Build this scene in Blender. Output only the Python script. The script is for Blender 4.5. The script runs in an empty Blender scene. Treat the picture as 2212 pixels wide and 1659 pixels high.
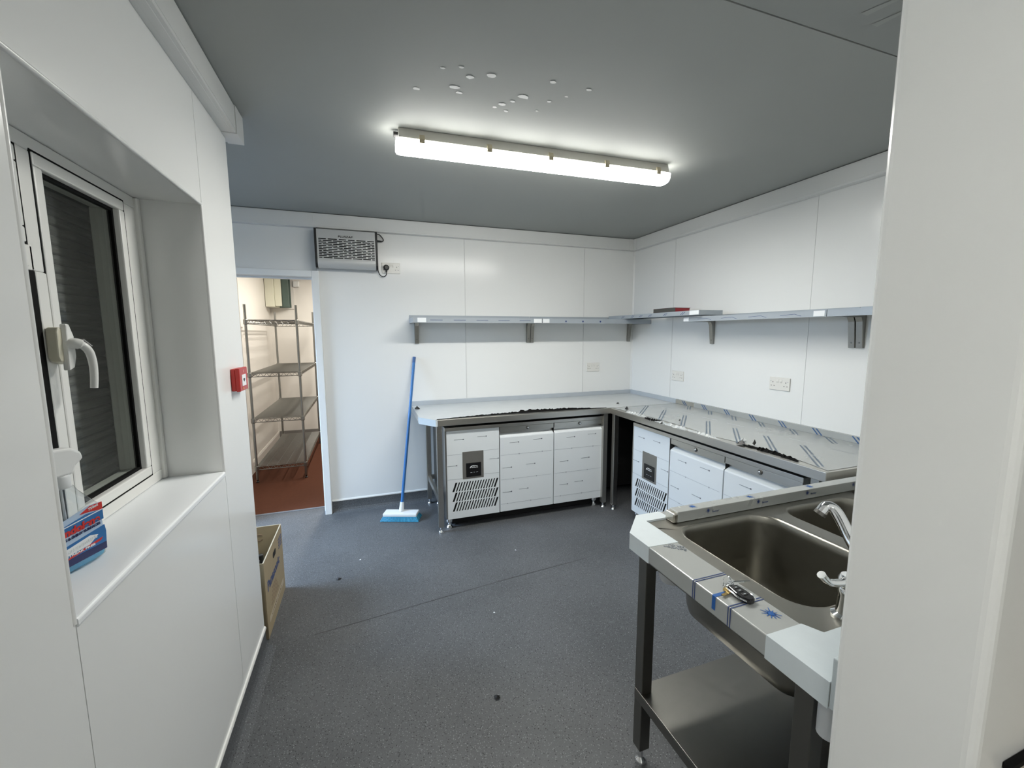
import bpy, bmesh, math, random
from mathutils import Vector, Matrix
random.seed(7)
C = bpy.context.scene.collection
scene = bpy.context.scene

# ------------------------------------------------------------------ camera
F_PX, YAW, PITCH, ROLL, CAM_H = 905.07, 0.3363, 0.1199, -0.0033, 1.5
cd = bpy.data.cameras.new('camera'); cam = bpy.data.objects.new('camera', cd); C.objects.link(cam)
cd.sensor_width = 36.0; cd.lens = F_PX / 2212 * 36.0; cd.clip_start = 0.02; cd.clip_end = 60
fw = Vector((math.sin(YAW)*math.cos(PITCH), math.cos(YAW)*math.cos(PITCH), -math.sin(PITCH)))
rt = Vector((math.cos(YAW), -math.sin(YAW), 0)); up = rt.cross(fw)
r2 = rt*math.cos(ROLL) + up*math.sin(ROLL); u2 = -rt*math.sin(ROLL) + up*math.cos(ROLL)
M = Matrix((r2, u2, -fw)).transposed().to_4x4(); M.translation = Vector((0, 0, CAM_H))
cam.matrix_world = M
scene.camera = cam

# ------------------------------------------------------------------ world, lamps, exposure
vs = scene.view_settings
vs.view_transform = 'Standard'; vs.look = 'None'; vs.gamma = 1; vs.use_curve_mapping = False
vs.exposure = 0.9
LAMP_SIDE, LAMP_DOWN = 11.5, 60.0    # emission of the batten diffuser: its sides, and below the LED strip
w = bpy.data.worlds.new('world'); scene.world = w; w.use_nodes = True
w.node_tree.nodes['Background'].inputs[0].default_value = (0.62, 0.74, 1.0, 1)
w.node_tree.nodes['Background'].inputs[1].default_value = 0.15
def area(name, loc, direction, sx, sy, energy, col, spread=180):
    l = bpy.data.lights.new(name, 'AREA'); l.shape = 'RECTANGLE'; l.size = sx; l.size_y = sy
    l.energy = energy; l.color = col; l.spread = math.radians(spread)
    o = bpy.data.objects.new(name, l); C.objects.link(o); o.location = loc
    o.rotation_euler = Vector(direction).to_track_quat('-Z', 'Y').to_euler()
    return o
# daylight through the side door of the lobby, left of the frame
area('daylight', (-3.4, 2.95, 2.7), (3.0, .12, -2.2), 2.6, 2.1, 220, (0.54, 0.74, 1.0), 130)
# ceiling battens of the store room and of the room behind the camera
area('store_lamp', (-0.2, 5.2, 2.36), (0, 0, -1), 0.15, 1.4, 26, (1.0, 0.95, 0.86))
area('rear_lamp', (-0.40, -1.0, 2.36), (0, 0, -1), 0.12, 1.4, 15, (1.0, 0.985, 0.92))

# ------------------------------------------------------------------ materials
def nmat(name):
    m = bpy.data.materials.new(name); m.use_nodes = True
    nt = m.node_tree; b = nt.nodes['Principled BSDF']
    return m, nt, b
def mat(name, col, rough=0.5, metal=0.0, spec=0.5, noise=0.0, nscale=30, bump=0.0, bscale=200, coat=0.0, stretch=None):
    m, nt, b = nmat(name)
    b.inputs['Base Color'].default_value = (*col, 1); b.inputs['Roughness'].default_value = rough
    b.inputs['Metallic'].default_value = metal; b.inputs['Specular IOR Level'].default_value = spec
    b.inputs['Coat Weight'].default_value = coat
    N = nt.nodes; L = nt.links
    if noise or bump:
        tc = N.new('ShaderNodeTexCoord'); mp = N.new('ShaderNodeMapping'); L.new(tc.outputs['Object'], mp.inputs[0])
        if stretch: mp.inputs['Scale'].default_value = stretch
    if noise:
        n = N.new('ShaderNodeTexNoise'); n.inputs['Scale'].default_value = nscale; n.inputs['Detail'].default_value = 5
        L.new(mp.outputs[0], n.inputs['Vector'])
        mx = N.new('ShaderNodeMix'); mx.data_type = 'RGBA'
        mx.inputs[6].default_value = (*[c*(1-noise) for c in col], 1)
        mx.inputs[7].default_value = (*[min(1, c*(1+noise)) for c in col], 1)
        L.new(n.outputs[0], mx.inputs[0]); L.new(mx.outputs[2], b.inputs['Base Color'])
        if metal:
            mr = N.new('ShaderNodeMapRange'); mr.inputs[3].default_value = max(0.05, rough-0.08); mr.inputs[4].default_value = rough+0.1
            L.new(n.outputs[0], mr.inputs[0]); L.new(mr.outputs[0], b.inputs['Roughness'])
    if bump:
        n2 = N.new('ShaderNodeTexNoise'); n2.inputs['Scale'].default_value = bscale; n2.inputs['Detail'].default_value = 3
        L.new(mp.outputs[0], n2.inputs['Vector'])
        bp = N.new('ShaderNodeBump'); bp.inputs['Strength'].default_value = bump; bp.inputs['Distance'].default_value = 0.002
        L.new(n2.outputs[0], bp.inputs['Height']); L.new(bp.outputs[0], b.inputs['Normal'])
    return m
def emit(name, col, s):
    m, nt, b = nmat(name)
    b.inputs['Base Color'].default_value = (0.9, 0.9, 0.88, 1)
    b.inputs['Emission Color'].default_value = (*col, 1); b.inputs['Emission Strength'].default_value = s
    return m
def thin_glass(name, col, rough=0.02, fac=0.0, ior=1.45):
    m, nt, b = nmat(name); N = nt.nodes; L = nt.links
    N.remove(b); out = N['Material Output']
    t = N.new('ShaderNodeBsdfTransparent'); t.inputs[0].default_value = (*col, 1)
    g = N.new('ShaderNodeBsdfGlossy'); g.inputs['Roughness'].default_value = rough
    lw = N.new('ShaderNodeLayerWeight'); lw.inputs[0].default_value = .5
    pw = N.new('ShaderNodeMath'); pw.operation = 'POWER'; pw.inputs[1].default_value = 5; L.new(lw.outputs['Facing'], pw.inputs[0])
    ad = N.new('ShaderNodeMath'); ad.operation = 'MULTIPLY_ADD'; ad.inputs[1].default_value = .92; ad.inputs[2].default_value = .035+fac; ad.use_clamp = True
    L.new(pw.outputs[0], ad.inputs[0])
    mx = N.new('ShaderNodeMixShader'); L.new(ad.outputs[0], mx.inputs[0]); L.new(t.outputs[0], mx.inputs[1]); L.new(g.outputs[0], mx.inputs[2])
    L.new(mx.outputs[0], out.inputs[0])
    return m

def vinyl():
    m, nt, b = nmat('speckled_vinyl'); N = nt.nodes; L = nt.links
    tc = N.new('ShaderNodeTexCoord')
    big = N.new('ShaderNodeTexNoise'); big.inputs['Scale'].default_value = 2.2; big.inputs['Detail'].default_value = 5
    L.new(tc.outputs['Object'], big.inputs['Vector'])
    r0 = N.new('ShaderNodeValToRGB'); r0.color_ramp.elements[0].color = (0.078, 0.082, 0.087, 1); r0.color_ramp.elements[1].color = (0.108, 0.113, 0.119, 1)
    r0.color_ramp.elements[0].position = .3; r0.color_ramp.elements[1].position = .7
    L.new(big.outputs[0], r0.inputs[0])
    prev = r0.outputs[0]
    for sc, lo, hi, col in ((115, .17, .25, (0.205, 0.212, 0.22, 1)), (95, .17, .24, (0.03, 0.03, 0.032, 1)), (240, .16, .26, (0.15, 0.155, 0.16, 1))):
        v = N.new('ShaderNodeTexVoronoi'); v.inputs['Scale'].default_value = sc; L.new(tc.outputs['Object'], v.inputs['Vector'])
        r = N.new('ShaderNodeValToRGB'); r.color_ramp.elements[0].position = lo; r.color_ramp.elements[1].position = hi
        r.color_ramp.elements[0].color = (1, 1, 1, 1); r.color_ramp.elements[1].color = (0, 0, 0, 1)
        L.new(v.outputs['Distance'], r.inputs[0])
        mx = N.new('ShaderNodeMix'); mx.data_type = 'RGBA'; mx.inputs[7].default_value = col
        L.new(r.outputs[0], mx.inputs[0]); L.new(prev, mx.inputs[6]); prev = mx.outputs[2]
    # dusty scuffs
    d = N.new('ShaderNodeTexNoise'); d.inputs['Scale'].default_value = 5.5; d.inputs['Detail'].default_value = 9; d.inputs['Roughness'].default_value = .7
    L.new(tc.outputs['Object'], d.inputs['Vector'])
    rd = N.new('ShaderNodeValToRGB'); rd.color_ramp.elements[0].position = .63; rd.color_ramp.elements[1].position = .8
    rd.color_ramp.elements[1].color = (.35, .35, .35, 1); rd.color_ramp.elements[0].color = (0, 0, 0, 1)
    L.new(d.outputs[0], rd.inputs[0])
    mx = N.new('ShaderNodeMix'); mx.data_type = 'RGBA'; mx.inputs[7].default_value = (.3, .31, .32, 1)
    L.new(rd.outputs[0], mx.inputs[0]); L.new(prev, mx.inputs[6])
    L.new(mx.outputs[2], b.inputs['Base Color']); b.inputs['Roughness'].default_value = 0.48
    b.inputs['Specular IOR Level'].default_value = 0.35
    return m

CLAD = mat('white_cladding', (0.80, 0.81, 0.80), 0.2, spec=0.30, bump=0.012, bscale=6)
JOINT = mat('cladding_joint', (0.74, 0.75, 0.74), 0.3)
GAPM = mat('joint_gap', (0.24, 0.24, 0.235), 0.7)
CEIL = mat('ceiling_paint', (0.345, 0.36, 0.345), 0.7, noise=0.03, nscale=3)
CEIL2 = mat('ceiling_torn_board', (0.31, 0.325, 0.315), 0.75, noise=0.05, nscale=5)
FLAKE = mat('white_flaked_paint', (0.86, 0.86, 0.84), 0.6)
TRUNK = mat('trunking_plastic', (0.72, 0.73, 0.72), 0.35)
UPVC = mat('white_upvc', (0.80, 0.80, 0.77), 0.28)
CREAM = mat('aged_cream_plastic', (0.66, 0.63, 0.50), 0.35)
VINYL = vinyl()
RED_FLOOR = mat('red_brown_floor', (0.085, 0.030, 0.016), 0.75, spec=0.12, noise=0.15, nscale=40)
STOREW = mat('store_wall_paint', (0.78, 0.75, 0.70), 0.4, noise=0.02, nscale=4)
GREYSK = mat('grey_skirting', (0.22, 0.21, 0.20), 0.5)
PAINTW = mat('gloss_white_paint', (0.80, 0.81, 0.80), 0.3, noise=0.03, nscale=8)
STEEL = mat('brushed_steel', (0.50, 0.49, 0.46), 0.3, 1.0, noise=0.10, nscale=60, stretch=(1, 1, 12))
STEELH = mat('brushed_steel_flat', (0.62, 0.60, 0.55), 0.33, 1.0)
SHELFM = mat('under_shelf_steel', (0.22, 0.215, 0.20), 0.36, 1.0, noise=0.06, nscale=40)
BOWLM = mat('satin_bowl_steel', (0.33, 0.32, 0.285), 0.34, 1.0, noise=0.05, nscale=40)
DKSTEEL = mat('dull_steel', (0.20, 0.195, 0.18), 0.42, 1.0)
CHROME = mat('chrome', (0.82, 0.83, 0.84), 0.07, 1.0)
ZINC = mat('zinc_bracket', (0.34, 0.33, 0.30), 0.4, 1.0, noise=0.1, nscale=60)
WIRE = mat('chrome_wire', (0.30, 0.30, 0.285), 0.32, 1.0)
BLACK = mat('black_plastic', (0.012, 0.012, 0.012), 0.4)
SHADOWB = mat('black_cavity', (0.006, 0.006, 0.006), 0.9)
FILMW = mat('white_door_film', (0.70, 0.745, 0.775), 0.32, spec=0.5)
FILMB = mat('milky_worktop_film', (0.56, 0.58, 0.58), 0.30, noise=0.10, nscale=9, bump=0.12, bscale=9)
FILMG = mat('grey_worktop_film', (0.42, 0.435, 0.425), 0.24, 0.2, noise=0.03, nscale=4, bump=0.03, bscale=6)
FILMU = mat('blue_grey_upstand_film', (0.44, 0.48, 0.52), 0.32, noise=0.05, nscale=9)
FILMS = mat('shelf_film', (0.38, 0.42, 0.46), 0.3, 0.15)
TAPE = mat('pale_blue_white_tape', (0.60, 0.66, 0.69), 0.42, noise=0.04, nscale=30, bump=0.35, bscale=40)
LABELW = mat('white_sticker', (0.82, 0.85, 0.87), 0.45)
BLUEP = mat('blue_print', (0.015, 0.10, 0.35), 0.45)
NAVY = mat('navy_print', (0.02, 0.045, 0.16), 0.5)
GREYP = mat('grey_print', (0.16, 0.18, 0.21), 0.5)
PALEP = mat('pale_grey_print', (0.36, 0.39, 0.43), 0.5)
BLUEH = mat('blue_broom_handle', (0.035, 0.16, 0.42), 0.3)
BRIST = mat('turquoise_bristles', (0.03, 0.26, 0.42), 0.6)
WPLAST = mat('white_plastic', (0.78, 0.79, 0.78), 0.35)
SOCKW = mat('socket_white', (0.74, 0.73, 0.69), 0.3)
REDP = mat('red_alarm_plastic', (0.45, 0.022, 0.018), 0.35)
CARD = mat('brown_cardboard', (0.36, 0.285, 0.175), 0.75, noise=0.06, nscale=25)
CARDIN = mat('cardboard_inside', (0.40, 0.32, 0.20), 0.8)
CARDP = mat('pale_card_strip', (0.50, 0.43, 0.32), 0.7)
CARDD = mat('faint_card_print', (0.24, 0.17, 0.11), 0.8)
SILVER = mat('silver_grille', (0.56, 0.57, 0.565), 0.35, 0.15)
GREENC = mat('dark_green_door', (0.075, 0.11, 0.095), 0.4)
CREAMC = mat('cream_cabinet', (0.72, 0.71, 0.58), 0.4)
SHUT = mat('dark_shutter_slat', (0.13, 0.127, 0.12), 0.5)
RAIL = mat('grey_guide_rail', (0.74, 0.75, 0.78), 0.5)
RUBBER = mat('black_rubber', (0.006, 0.006, 0.006), 0.7, spec=0.1)
GLASS = thin_glass('window_glass', (0.86, 0.88, 0.86), 0.01)
CLEAR = thin_glass('clear_plastic', (0.93, 0.95, 0.96), 0.08, 0.06)
FROST = mat('translucent_white_plastic', (0.72, 0.74, 0.75), 0.35)
def tinted(name, tcol, dcol, f):
    m, nt, b = nmat(name); N = nt.nodes; L = nt.links
    t = N.new('ShaderNodeBsdfTransparent'); t.inputs[0].default_value = (*tcol, 1)
    b.inputs['Base Color'].default_value = (*dcol, 1); b.inputs['Roughness'].default_value = .12
    mx = N.new('ShaderNodeMixShader'); mx.inputs[0].default_value = f; L.new(t.outputs[0], mx.inputs[1]); L.new(b.outputs[0], mx.inputs[2]); L.new(mx.outputs[0], N['Material Output'].inputs[0])
    return m
LIQUID = tinted('blue_liquid', (0.42, 0.86, 1.0), (0.06, 0.52, 0.85), 0.5)
LBLUE = mat('label_blue', (0.03, 0.16, 0.42), 0.35)
LPALE = mat('label_pale_blue', (0.45, 0.58, 0.75), 0.35)
LRED = mat('label_red', (0.60, 0.03, 0.02), 0.35)
LNAVY = mat('label_navy', (0.012, 0.02, 0.10), 0.35)
DIFF = emit('lit_diffuser', (1.0, 0.985, 0.93), LAMP_SIDE)
DIFFD = emit('lit_diffuser_base', (1.0, 0.985, 0.93), LAMP_DOWN)
HOUSING = mat('grey_housing', (0.50, 0.49, 0.45), 0.5)
CLIPM = mat('clip_plastic', (0.42, 0.37, 0.26), 0.4)
PIPEW = mat('pale_grey_pipe', (0.62, 0.64, 0.66), 0.4)
BEIGE = mat('beige_worktop', (0.55, 0.50, 0.42), 0.45, noise=0.08, nscale=60)
BRASS = mat('brass_key', (0.55, 0.40, 0.16), 0.3, 1.0)
REDB = mat('red_box_card', (0.28, 0.02, 0.025), 0.45)
BLKGLOSS = mat('gloss_black_plastic', (0.008, 0.008, 0.009), 0.12)
SCRAPG = mat('grey_film_scrap', (0.42, 0.44, 0.44), 0.4)

# ------------------------------------------------------------------ helpers
def B(): return bmesh.new()
def box(bm, x0, x1, y0, y1, z0, z1):
    v = [bm.verts.new((x, y, z)) for z in (z0, z1) for y in (y0, y1) for x in (x0, x1)]
    for f in ((0, 2, 3, 1), (4, 5, 7, 6), (0, 1, 5, 4), (2, 6, 7, 3), (0, 4, 6, 2), (1, 3, 7, 5)):
        bm.faces.new([v[i] for i in f])
    return bm
def obox(bm, c, ax, ay, az):      # box from centre and three half-axis vectors
    c, ax, ay, az = map(Vector, (c, ax, ay, az))
    v = [bm.verts.new(c + sx*ax + sy*ay + sz*az) for sz in (-1, 1) for sy in (-1, 1) for sx in (-1, 1)]
    for f in ((0, 2, 3, 1), (4, 5, 7, 6), (0, 1, 5, 4), (2, 6, 7, 3), (0, 4, 6, 2), (1, 3, 7, 5)):
        bm.faces.new([v[i] for i in f])
    return bm
def prism(bm, poly, axis, a, b):  # poly in the two other axes (in x,y,z order), extruded along axis
    def P(u, v, t):
        return {'x': (t, u, v), 'y': (u, t, v), 'z': (u, v, t)}[axis]
    A = [bm.verts.new(P(u, v, a)) for u, v in poly]; Bv = [bm.verts.new(P(u, v, b)) for u, v in poly]
    n = len(poly)
    bm.faces.new(A); bm.faces.new(Bv[::-1])
    for i in range(n): bm.faces.new((A[i], Bv[i], Bv[(i+1) % n], A[(i+1) % n]))
    bmesh.ops.recalc_face_normals(bm, faces=bm.faces[:])
    return bm
def tube(bm, pts, r, n=8, cap=True):
    pts = [Vector(p) for p in pts]; rings = []
    rs = r if isinstance(r, (list, tuple)) else [r]*len(pts)
    prevu = None
    for i, p in enumerate(pts):
        d = (pts[min(i+1, len(pts)-1)] - pts[max(i-1, 0)]).normalized()
        if prevu is None:
            a = Vector((0, 0, 1)) if abs(d.z) < .9 else Vector((1, 0, 0))
            u = d.cross(a).normalized()
        else:
            u = (prevu - d*prevu.dot(d)).normalized()
        prevu = u; v = d.cross(u)
        rings.append([bm.verts.new(p + rs[i]*(math.cos(2*math.pi*k/n)*u + math.sin(2*math.pi*k/n)*v)) for k in range(n)])
    for a, b in zip(rings, rings[1:]):
        for k in range(n): bm.faces.new((a[k], a[(k+1) % n], b[(k+1) % n], b[k]))
    if cap: bm.faces.new(rings[0][::-1]); bm.faces.new(rings[-1])
    return bm
def lathe(bm, prof, c, axis='z', n=20):
    c = Vector(c); rings = []
    for r, h in prof:
        ring = []
        for k in range(n):
            a = 2*math.pi*k/n; q = (r*math.cos(a), r*math.sin(a))
            o = {'z': (q[0], q[1], h), 'y': (q[0], h, q[1]), 'x': (h, q[0], q[1])}[axis]
            ring.append(bm.verts.new(c + Vector(o)))
        rings.append(ring)
    for a, b in zip(rings, rings[1:]):
        for k in range(n): bm.faces.new((a[k], a[(k+1) % n], b[(k+1) % n], b[k]))
    bm.faces.new(rings[0][::-1]); bm.faces.new(rings[-1])
    bmesh.ops.recalc_face_normals(bm, faces=bm.faces[:])
    return bm
def quad(bm, *p): return bm.faces.new([bm.verts.new(q) for q in p])
def smooth_path(pts, k=6):
    pts = [Vector(p) for p in pts]; out = []
    for i in range(len(pts)-1):
        p0, p1, p2, p3 = pts[max(i-1, 0)], pts[i], pts[i+1], pts[min(i+2, len(pts)-1)]
        for j in range(k):
            t = j/k
            out.append(.5*((2*p1) + (p2-p0)*t + (2*p0-5*p1+4*p2-p3)*t*t + (3*p1-p0-3*p2+p3)*t**3))
    out.append(pts[-1]); return out

ROOTLOC = {}
def finish(o, parent, loc):
    C.objects.link(o)
    if parent is not None:
        o.parent = parent; ROOTLOC[o] = ROOTLOC.get(parent, Vector((0, 0, 0)))
    else:
        o.location = loc; ROOTLOC[o] = Vector(loc)
def part(name, bm, m, parent=None, bevel=0, smooth=False, local=False, seg=2, loc=(0, 0, 0), label=None, stuff=False):
    base = ROOTLOC.get(parent, Vector((0, 0, 0))) if parent is not None else Vector(loc)
    if not local and base.length: bmesh.ops.translate(bm, verts=bm.verts[:], vec=-base)
    me = bpy.data.meshes.new(name); bm.to_mesh(me); bm.free()
    for mm in (m if isinstance(m, (list, tuple)) else [m]): me.materials.append(mm)
    if smooth:
        for p in me.polygons: p.use_smooth = True
    o = bpy.data.objects.new(name, me)
    finish(o, parent, loc)
    if smooth and smooth != 'all': me.set_sharp_from_angle(angle=math.radians(40))
    if bevel:
        md = o.modifiers.new('bevel', 'BEVEL'); md.width = bevel; md.segments = seg; md.limit_method = 'ANGLE'; md.angle_limit = math.radians(40)
        md.harden_normals = False
    if label: o['label'] = label
    if stuff: o['kind'] = 'stuff'
    return o
def thing(name, label, cat, loc, group=None, rotz=0):
    o = bpy.data.objects.new(name, None); C.objects.link(o); o.empty_display_size = .05
    o.location = loc; o.rotation_euler = (0, 0, rotz); ROOTLOC[o] = Vector(loc)
    o['label'] = label; o['category'] = cat
    if group: o['group'] = group
    return o
def tag(o, label, cat, group=None):
    o['label'] = label; o['category'] = cat
    if group: o['group'] = group
    return o
def struct(name, bm, m, bevel=0, smooth=False, loc=(0, 0, 0)):
    o = part(name, bm, m, None, bevel, smooth, loc=loc); o['kind'] = 'structure'; return o
def sempty(name, loc):
    o = bpy.data.objects.new(name, None); C.objects.link(o); o.location = loc; ROOTLOC[o] = Vector(loc); o['kind'] = 'structure'; return o
def dup(root, loc, rotz=None, label=None):
    def cp(o, par):
        c = o.copy(); C.objects.link(c)
        if par is not None: c.parent = par
        for ch in list(o.children): cp(ch, c)
        return c
    r = cp(root, None); r.location = loc; ROOTLOC[r] = Vector(loc)
    if rotz is not None: r.rotation_euler = (0, 0, rotz)
    if label: r['label'] = label
    return r
_txt = {}
def text(name, s, size, org, xd, ud, m, parent, depth=0.0006, align='CENTER', width=None, shear=0.0, local=False, bold=0.0):
    cu = bpy.data.curves.new(name, 'FONT'); cu.body = s; cu.size = size; cu.align_x = align; cu.align_y = 'CENTER'
    cu.extrude = depth/2; cu.shear = shear; cu.offset = bold; cu.resolution_u = 3
    t = bpy.data.objects.new(name, cu); C.objects.link(t)
    dg = bpy.context.evaluated_depsgraph_get(); dg.update()
    me = bpy.data.meshes.new_from_object(t.evaluated_get(dg))
    bpy.data.objects.remove(t); bpy.data.curves.remove(cu)
    xd = Vector(xd).normalized(); ud = Vector(ud).normalized(); nd = xd.cross(ud)
    k = 1.0
    if width and len(me.vertices):
        xs = [v.co.x for v in me.vertices]; k = width/(max(xs)-min(xs))
    base = Vector((0, 0, 0)) if local else ROOTLOC.get(parent, Vector((0, 0, 0)))
    for v in me.vertices:
        c = v.co; v.co = Vector(org) + xd*c.x*k + ud*c.y + nd*c.z - base
    me.materials.clear(); me.materials.append(m)
    o = bpy.data.objects.new(name, me); finish(o, parent, (0, 0, 0))
    return o

# ------------------------------------------------------------------ dimensions of the room
XL, XR, YB, ZC = -0.511, 2.612, 3.70, 2.425
YE = 2.14                       # end of the left wall
# floor -------------------------------------------------------------
bm = B(); box(bm, -2.3, 2.75, -2.3, 3.862, -0.05, 0); fl = struct('floor', bm, VINYL)
bm = B(); box(bm, -1.35, 1.05, 3.862, 6.75, -0.05, 0.0); struct('floor', bm, RED_FLOOR)
# welded seam in the vinyl, running across the room
bm = B()
pts = [(-.30, 2.16), (-.05, 2.19), (.3, 2.235), (.75, 2.29), (1.35, 2.345)]
for a, b in zip(pts, pts[1:]):
    quad(bm, (a[0], a[1]-.0024, .0006), (b[0], b[1]-.0024, .0006), (b[0], b[1]+.0024, .0006), (a[0], a[1]+.0024, .0006))
part('weld_seam', bm, mat('seam_weld', (.036, .037, .039), .5), fl)
# ceiling -----------------------------------------------------------
bm = B(); box(bm, -2.3, 2.75, -2.3, 3.862, ZC+.012, ZC+.06); ce = struct('ceiling', bm, GAPM)
bm = B(); box(bm, -2.2, 2.70, 1.024, 3.80, ZC, ZC+.012); part('ceiling_board', bm, CEIL, ce)
bm = B(); box(bm, -0.6, 2.70, -2.25, 1.019, ZC, ZC+.012); part('ceiling_board', bm, CEIL2, ce)
bm = B(); box(bm, -1.35, 1.05, 3.862, 6.75, ZC, ZC+.05); struct('ceiling', bm, STOREW)
# torn paper strips along the joint of the near board
bm = B()
for x, y, l, a in ((1.42, .93, .16, .35), (1.50, .95, .11, .25), (1.56, .90, .20, .45), (1.66, .94, .12, .3)):
    n = 5
    for i in range(n):
        t0, t1 = i/n, (i+1)/n
        p0 = Vector((x+math.sin(a)*l*t0, y-math.cos(a)*l*t0, ZC-.0015)); p1 = Vector((x+math.sin(a)*l*t1, y-math.cos(a)*l*t1, ZC-.0015))
        w0 = .012*(1-t0)+.002; w1 = .012*(1-t1)+.001
        quad(bm, p0-Vector((w0, 0, 0)), p0+Vector((w0, 0, 0)), p1+Vector((w1, 0, 0)), p1-Vector((w1, 0, 0)))
part('torn_paper', bm, CEIL, ce, stuff=True)
# white flakes where paint has come off, above the lamp
bm = B()
fl_pts = [(.225, 1.735, 13), (.36, 1.68, 18), (.385, 1.71, 11), (.475, 1.565, 16), (.40, 1.60, 14), (.36, 1.555, 8), (.30, 1.58, 7), (.63, 1.655, 20),
          (.60, 1.70, 10), (.57, 1.735, 13), (.60, 1.78, 9), (.545, 1.765, 8), (.74, 1.655, 8), (.72, 1.735, 6), (.70, 1.53, 11), (.85, 1.53, 9), (.79, 1.60, 6)]
for x, y, r in fl_pts:
    r *= .00085; n = 9
    bm.faces.new([bm.verts.new((x+1.5*r*(.7+.5*random.random())*math.cos(-2*math.pi*k/n), y+.9*r*(.7+.5*random.random())*math.sin(-2*math.pi*k/n), ZC-.0012)) for k in range(n)])
part('paint_flakes', bm, FLAKE, ce, stuff=True)

# ------------------------------------------------------------------ walls (backing + cladding panels as parts)
DX0, DX1, DZ = -1.12, -0.357, 1.957     # door opening in the back wall
bm = B()
box(bm, -2.1, DX0, YB+.004, 3.86, 0, ZC); box(bm, DX1, 2.75, YB+.004, 3.86, 0, ZC); box(bm, DX0, DX1, YB+.004, 3.86, DZ, ZC)
wb = struct('wall_back', bm, GAPM)
def panel_y(x0, x1, z0, z1, parent): bm = B(); box(bm, x0, x1, YB, YB+.004, z0, z1); part('cladding_panel', bm, CLAD, parent)
panel_y(-2.0, DX0, .1, ZC, wb); panel_y(DX0, -.3365, DZ, ZC, wb); panel_y(-.3345, .8556, .1, ZC, wb)
bm = B(); box(bm, DX1, -.3345, YB, YB+.004, .1, DZ); part('cladding_panel', bm, CLAD, wb)
panel_y(.8570, 2.0406, .1, ZC, wb); panel_y(2.0420, XR, .1, ZC, wb)
def vstrip(x, y, axis, z0, z1, parent, w=.011):
    bm = B()
    if axis == 'y': box(bm, x-w/2, x-.0016, YB-.0012, YB+.001, z0, z1); box(bm, x+.0016, x+w/2, YB-.0012, YB+.001, z0, z1)
    elif axis == 'r': box(bm, XR-.0012, XR+.001, y-w/2, y-.0016, z0, z1); box(bm, XR-.0012, XR+.001, y+.0016, y+w/2, z0, z1)
    part('joint_strip', bm, JOINT, parent)
vstrip(.8563, 0, 'y', .1, ZC-.11, wb); vstrip(2.0413, 0, 'y', .1, ZC-.11, wb)
bm = B(); box(bm, XR+.004, 2.75, -2.3, 3.86, 0, ZC); wr = struct('wall_right', bm, GAPM)
for a, b in ((-2.2, .27), (.45, .6533), (.6549, 1.8733), (1.8749, 3.1033), (3.1049, YB)):
    bm = B(); box(bm, XR, XR+.004, a, b, .1, ZC); part('cladding_panel', bm, CLAD, wr)
vstrip(0, 3.104, 'r', .1, ZC-.11, wr)
# internal corner trim
bm = B(); prism(bm, [(XR, YB), (XR-.012, YB), (XR-.012, YB-.002), (XR-.002, YB-.012), (XR, YB-.012)], 'z', .1, ZC-.1)
part('corner_trim', bm, JOINT, wb)

# left wall with the window opening
WY0, WY1, WZ0, WZ1 = 0.915, 1.777, 0.995, 1.946
XO = -0.86
bm = B()
box(bm, XO, XL-.004, -2.3, WY0-.004, 0, ZC); box(bm, XO, XL-.004, WY1+.004, YE-.003, 0, ZC)
box(bm, XO, XL-.004, WY0-.004, WY1+.004, 0, WZ0-.02); box(bm, XO, XL-.004, WY0-.004, WY1+.004, WZ1+.004, ZC)
wl = struct('wall_left', bm, GAPM)
def panel_x(y0, y1, z0, z1, parent, bev=0): bm = B(); box(bm, XL-.004, XL, y0, y1, z0, z1); part('cladding_panel', bm, CLAD, parent, bevel=bev)
panel_x(-2.2, WY0-.001, .1, ZC, wl); panel_x(WY0, WY1-.001, WZ1, ZC, wl); panel_x(WY0+.0015, WY1-.001, .1, WZ0-.012, wl)
panel_x(WY1+.0015, YE, .1, ZC, wl)
bm = B(); box(bm, XO, XL-.004, YE-.003, YE, .1, ZC); part('cladding_panel', bm, CLAD, wl)
# reveals: head, two sides, sill board
bm = B(); box(bm, -.78, XL-.002, WY0, WY1, WZ1, WZ1+.004); part('reveal_panel', bm, CLAD, wl)
bm = B(); box(bm, -.78, XL-.002, WY1, WY1+.004, WZ0-.01, WZ1); part('reveal_panel', bm, CLAD, wl)
bm = B(); box(bm, -.78, XL-.002, WY0-.004, WY0, WZ0-.01, WZ1); part('reveal_panel', bm, CLAD, wl)
bm = B(); box(bm, -.78, XL+.003, WY0+.001, WY1-.0005, WZ0-.02, WZ0); part('sill_board', bm, mat('white_sill', (.87, .895, .915), .3), wl, bevel=.006, seg=3)
# slim rounded edge trims round the opening
bm = B()
tube(bm, [(XL-.003, WY0, WZ1+.002), (XL-.003, WY1+.002, WZ1+.002)], .0055, 10)
tube(bm, [(XL-.003, WY1+.002, WZ1), (XL-.003, WY1+.002, WZ0-.01)], .0045, 10)
tube(bm, [(XL-.003, WY0-.002, WZ1), (XL-.003, WY0-.002, WZ0-.01)], .0055, 10)
part('edge_trim', bm, JOINT, wl, smooth=True)

# wall end (pillar) on the right, in front of the sink, with rounded corners
bm = B(); box(bm, .757, 2.61, .268, .45, 0, ZC); wf = struct('wall_front', bm, CLAD, bevel=.014, smooth=False)
wf.modifiers[0].segments = 4
for p in wf.data.polygons: p.use_smooth = False
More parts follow.
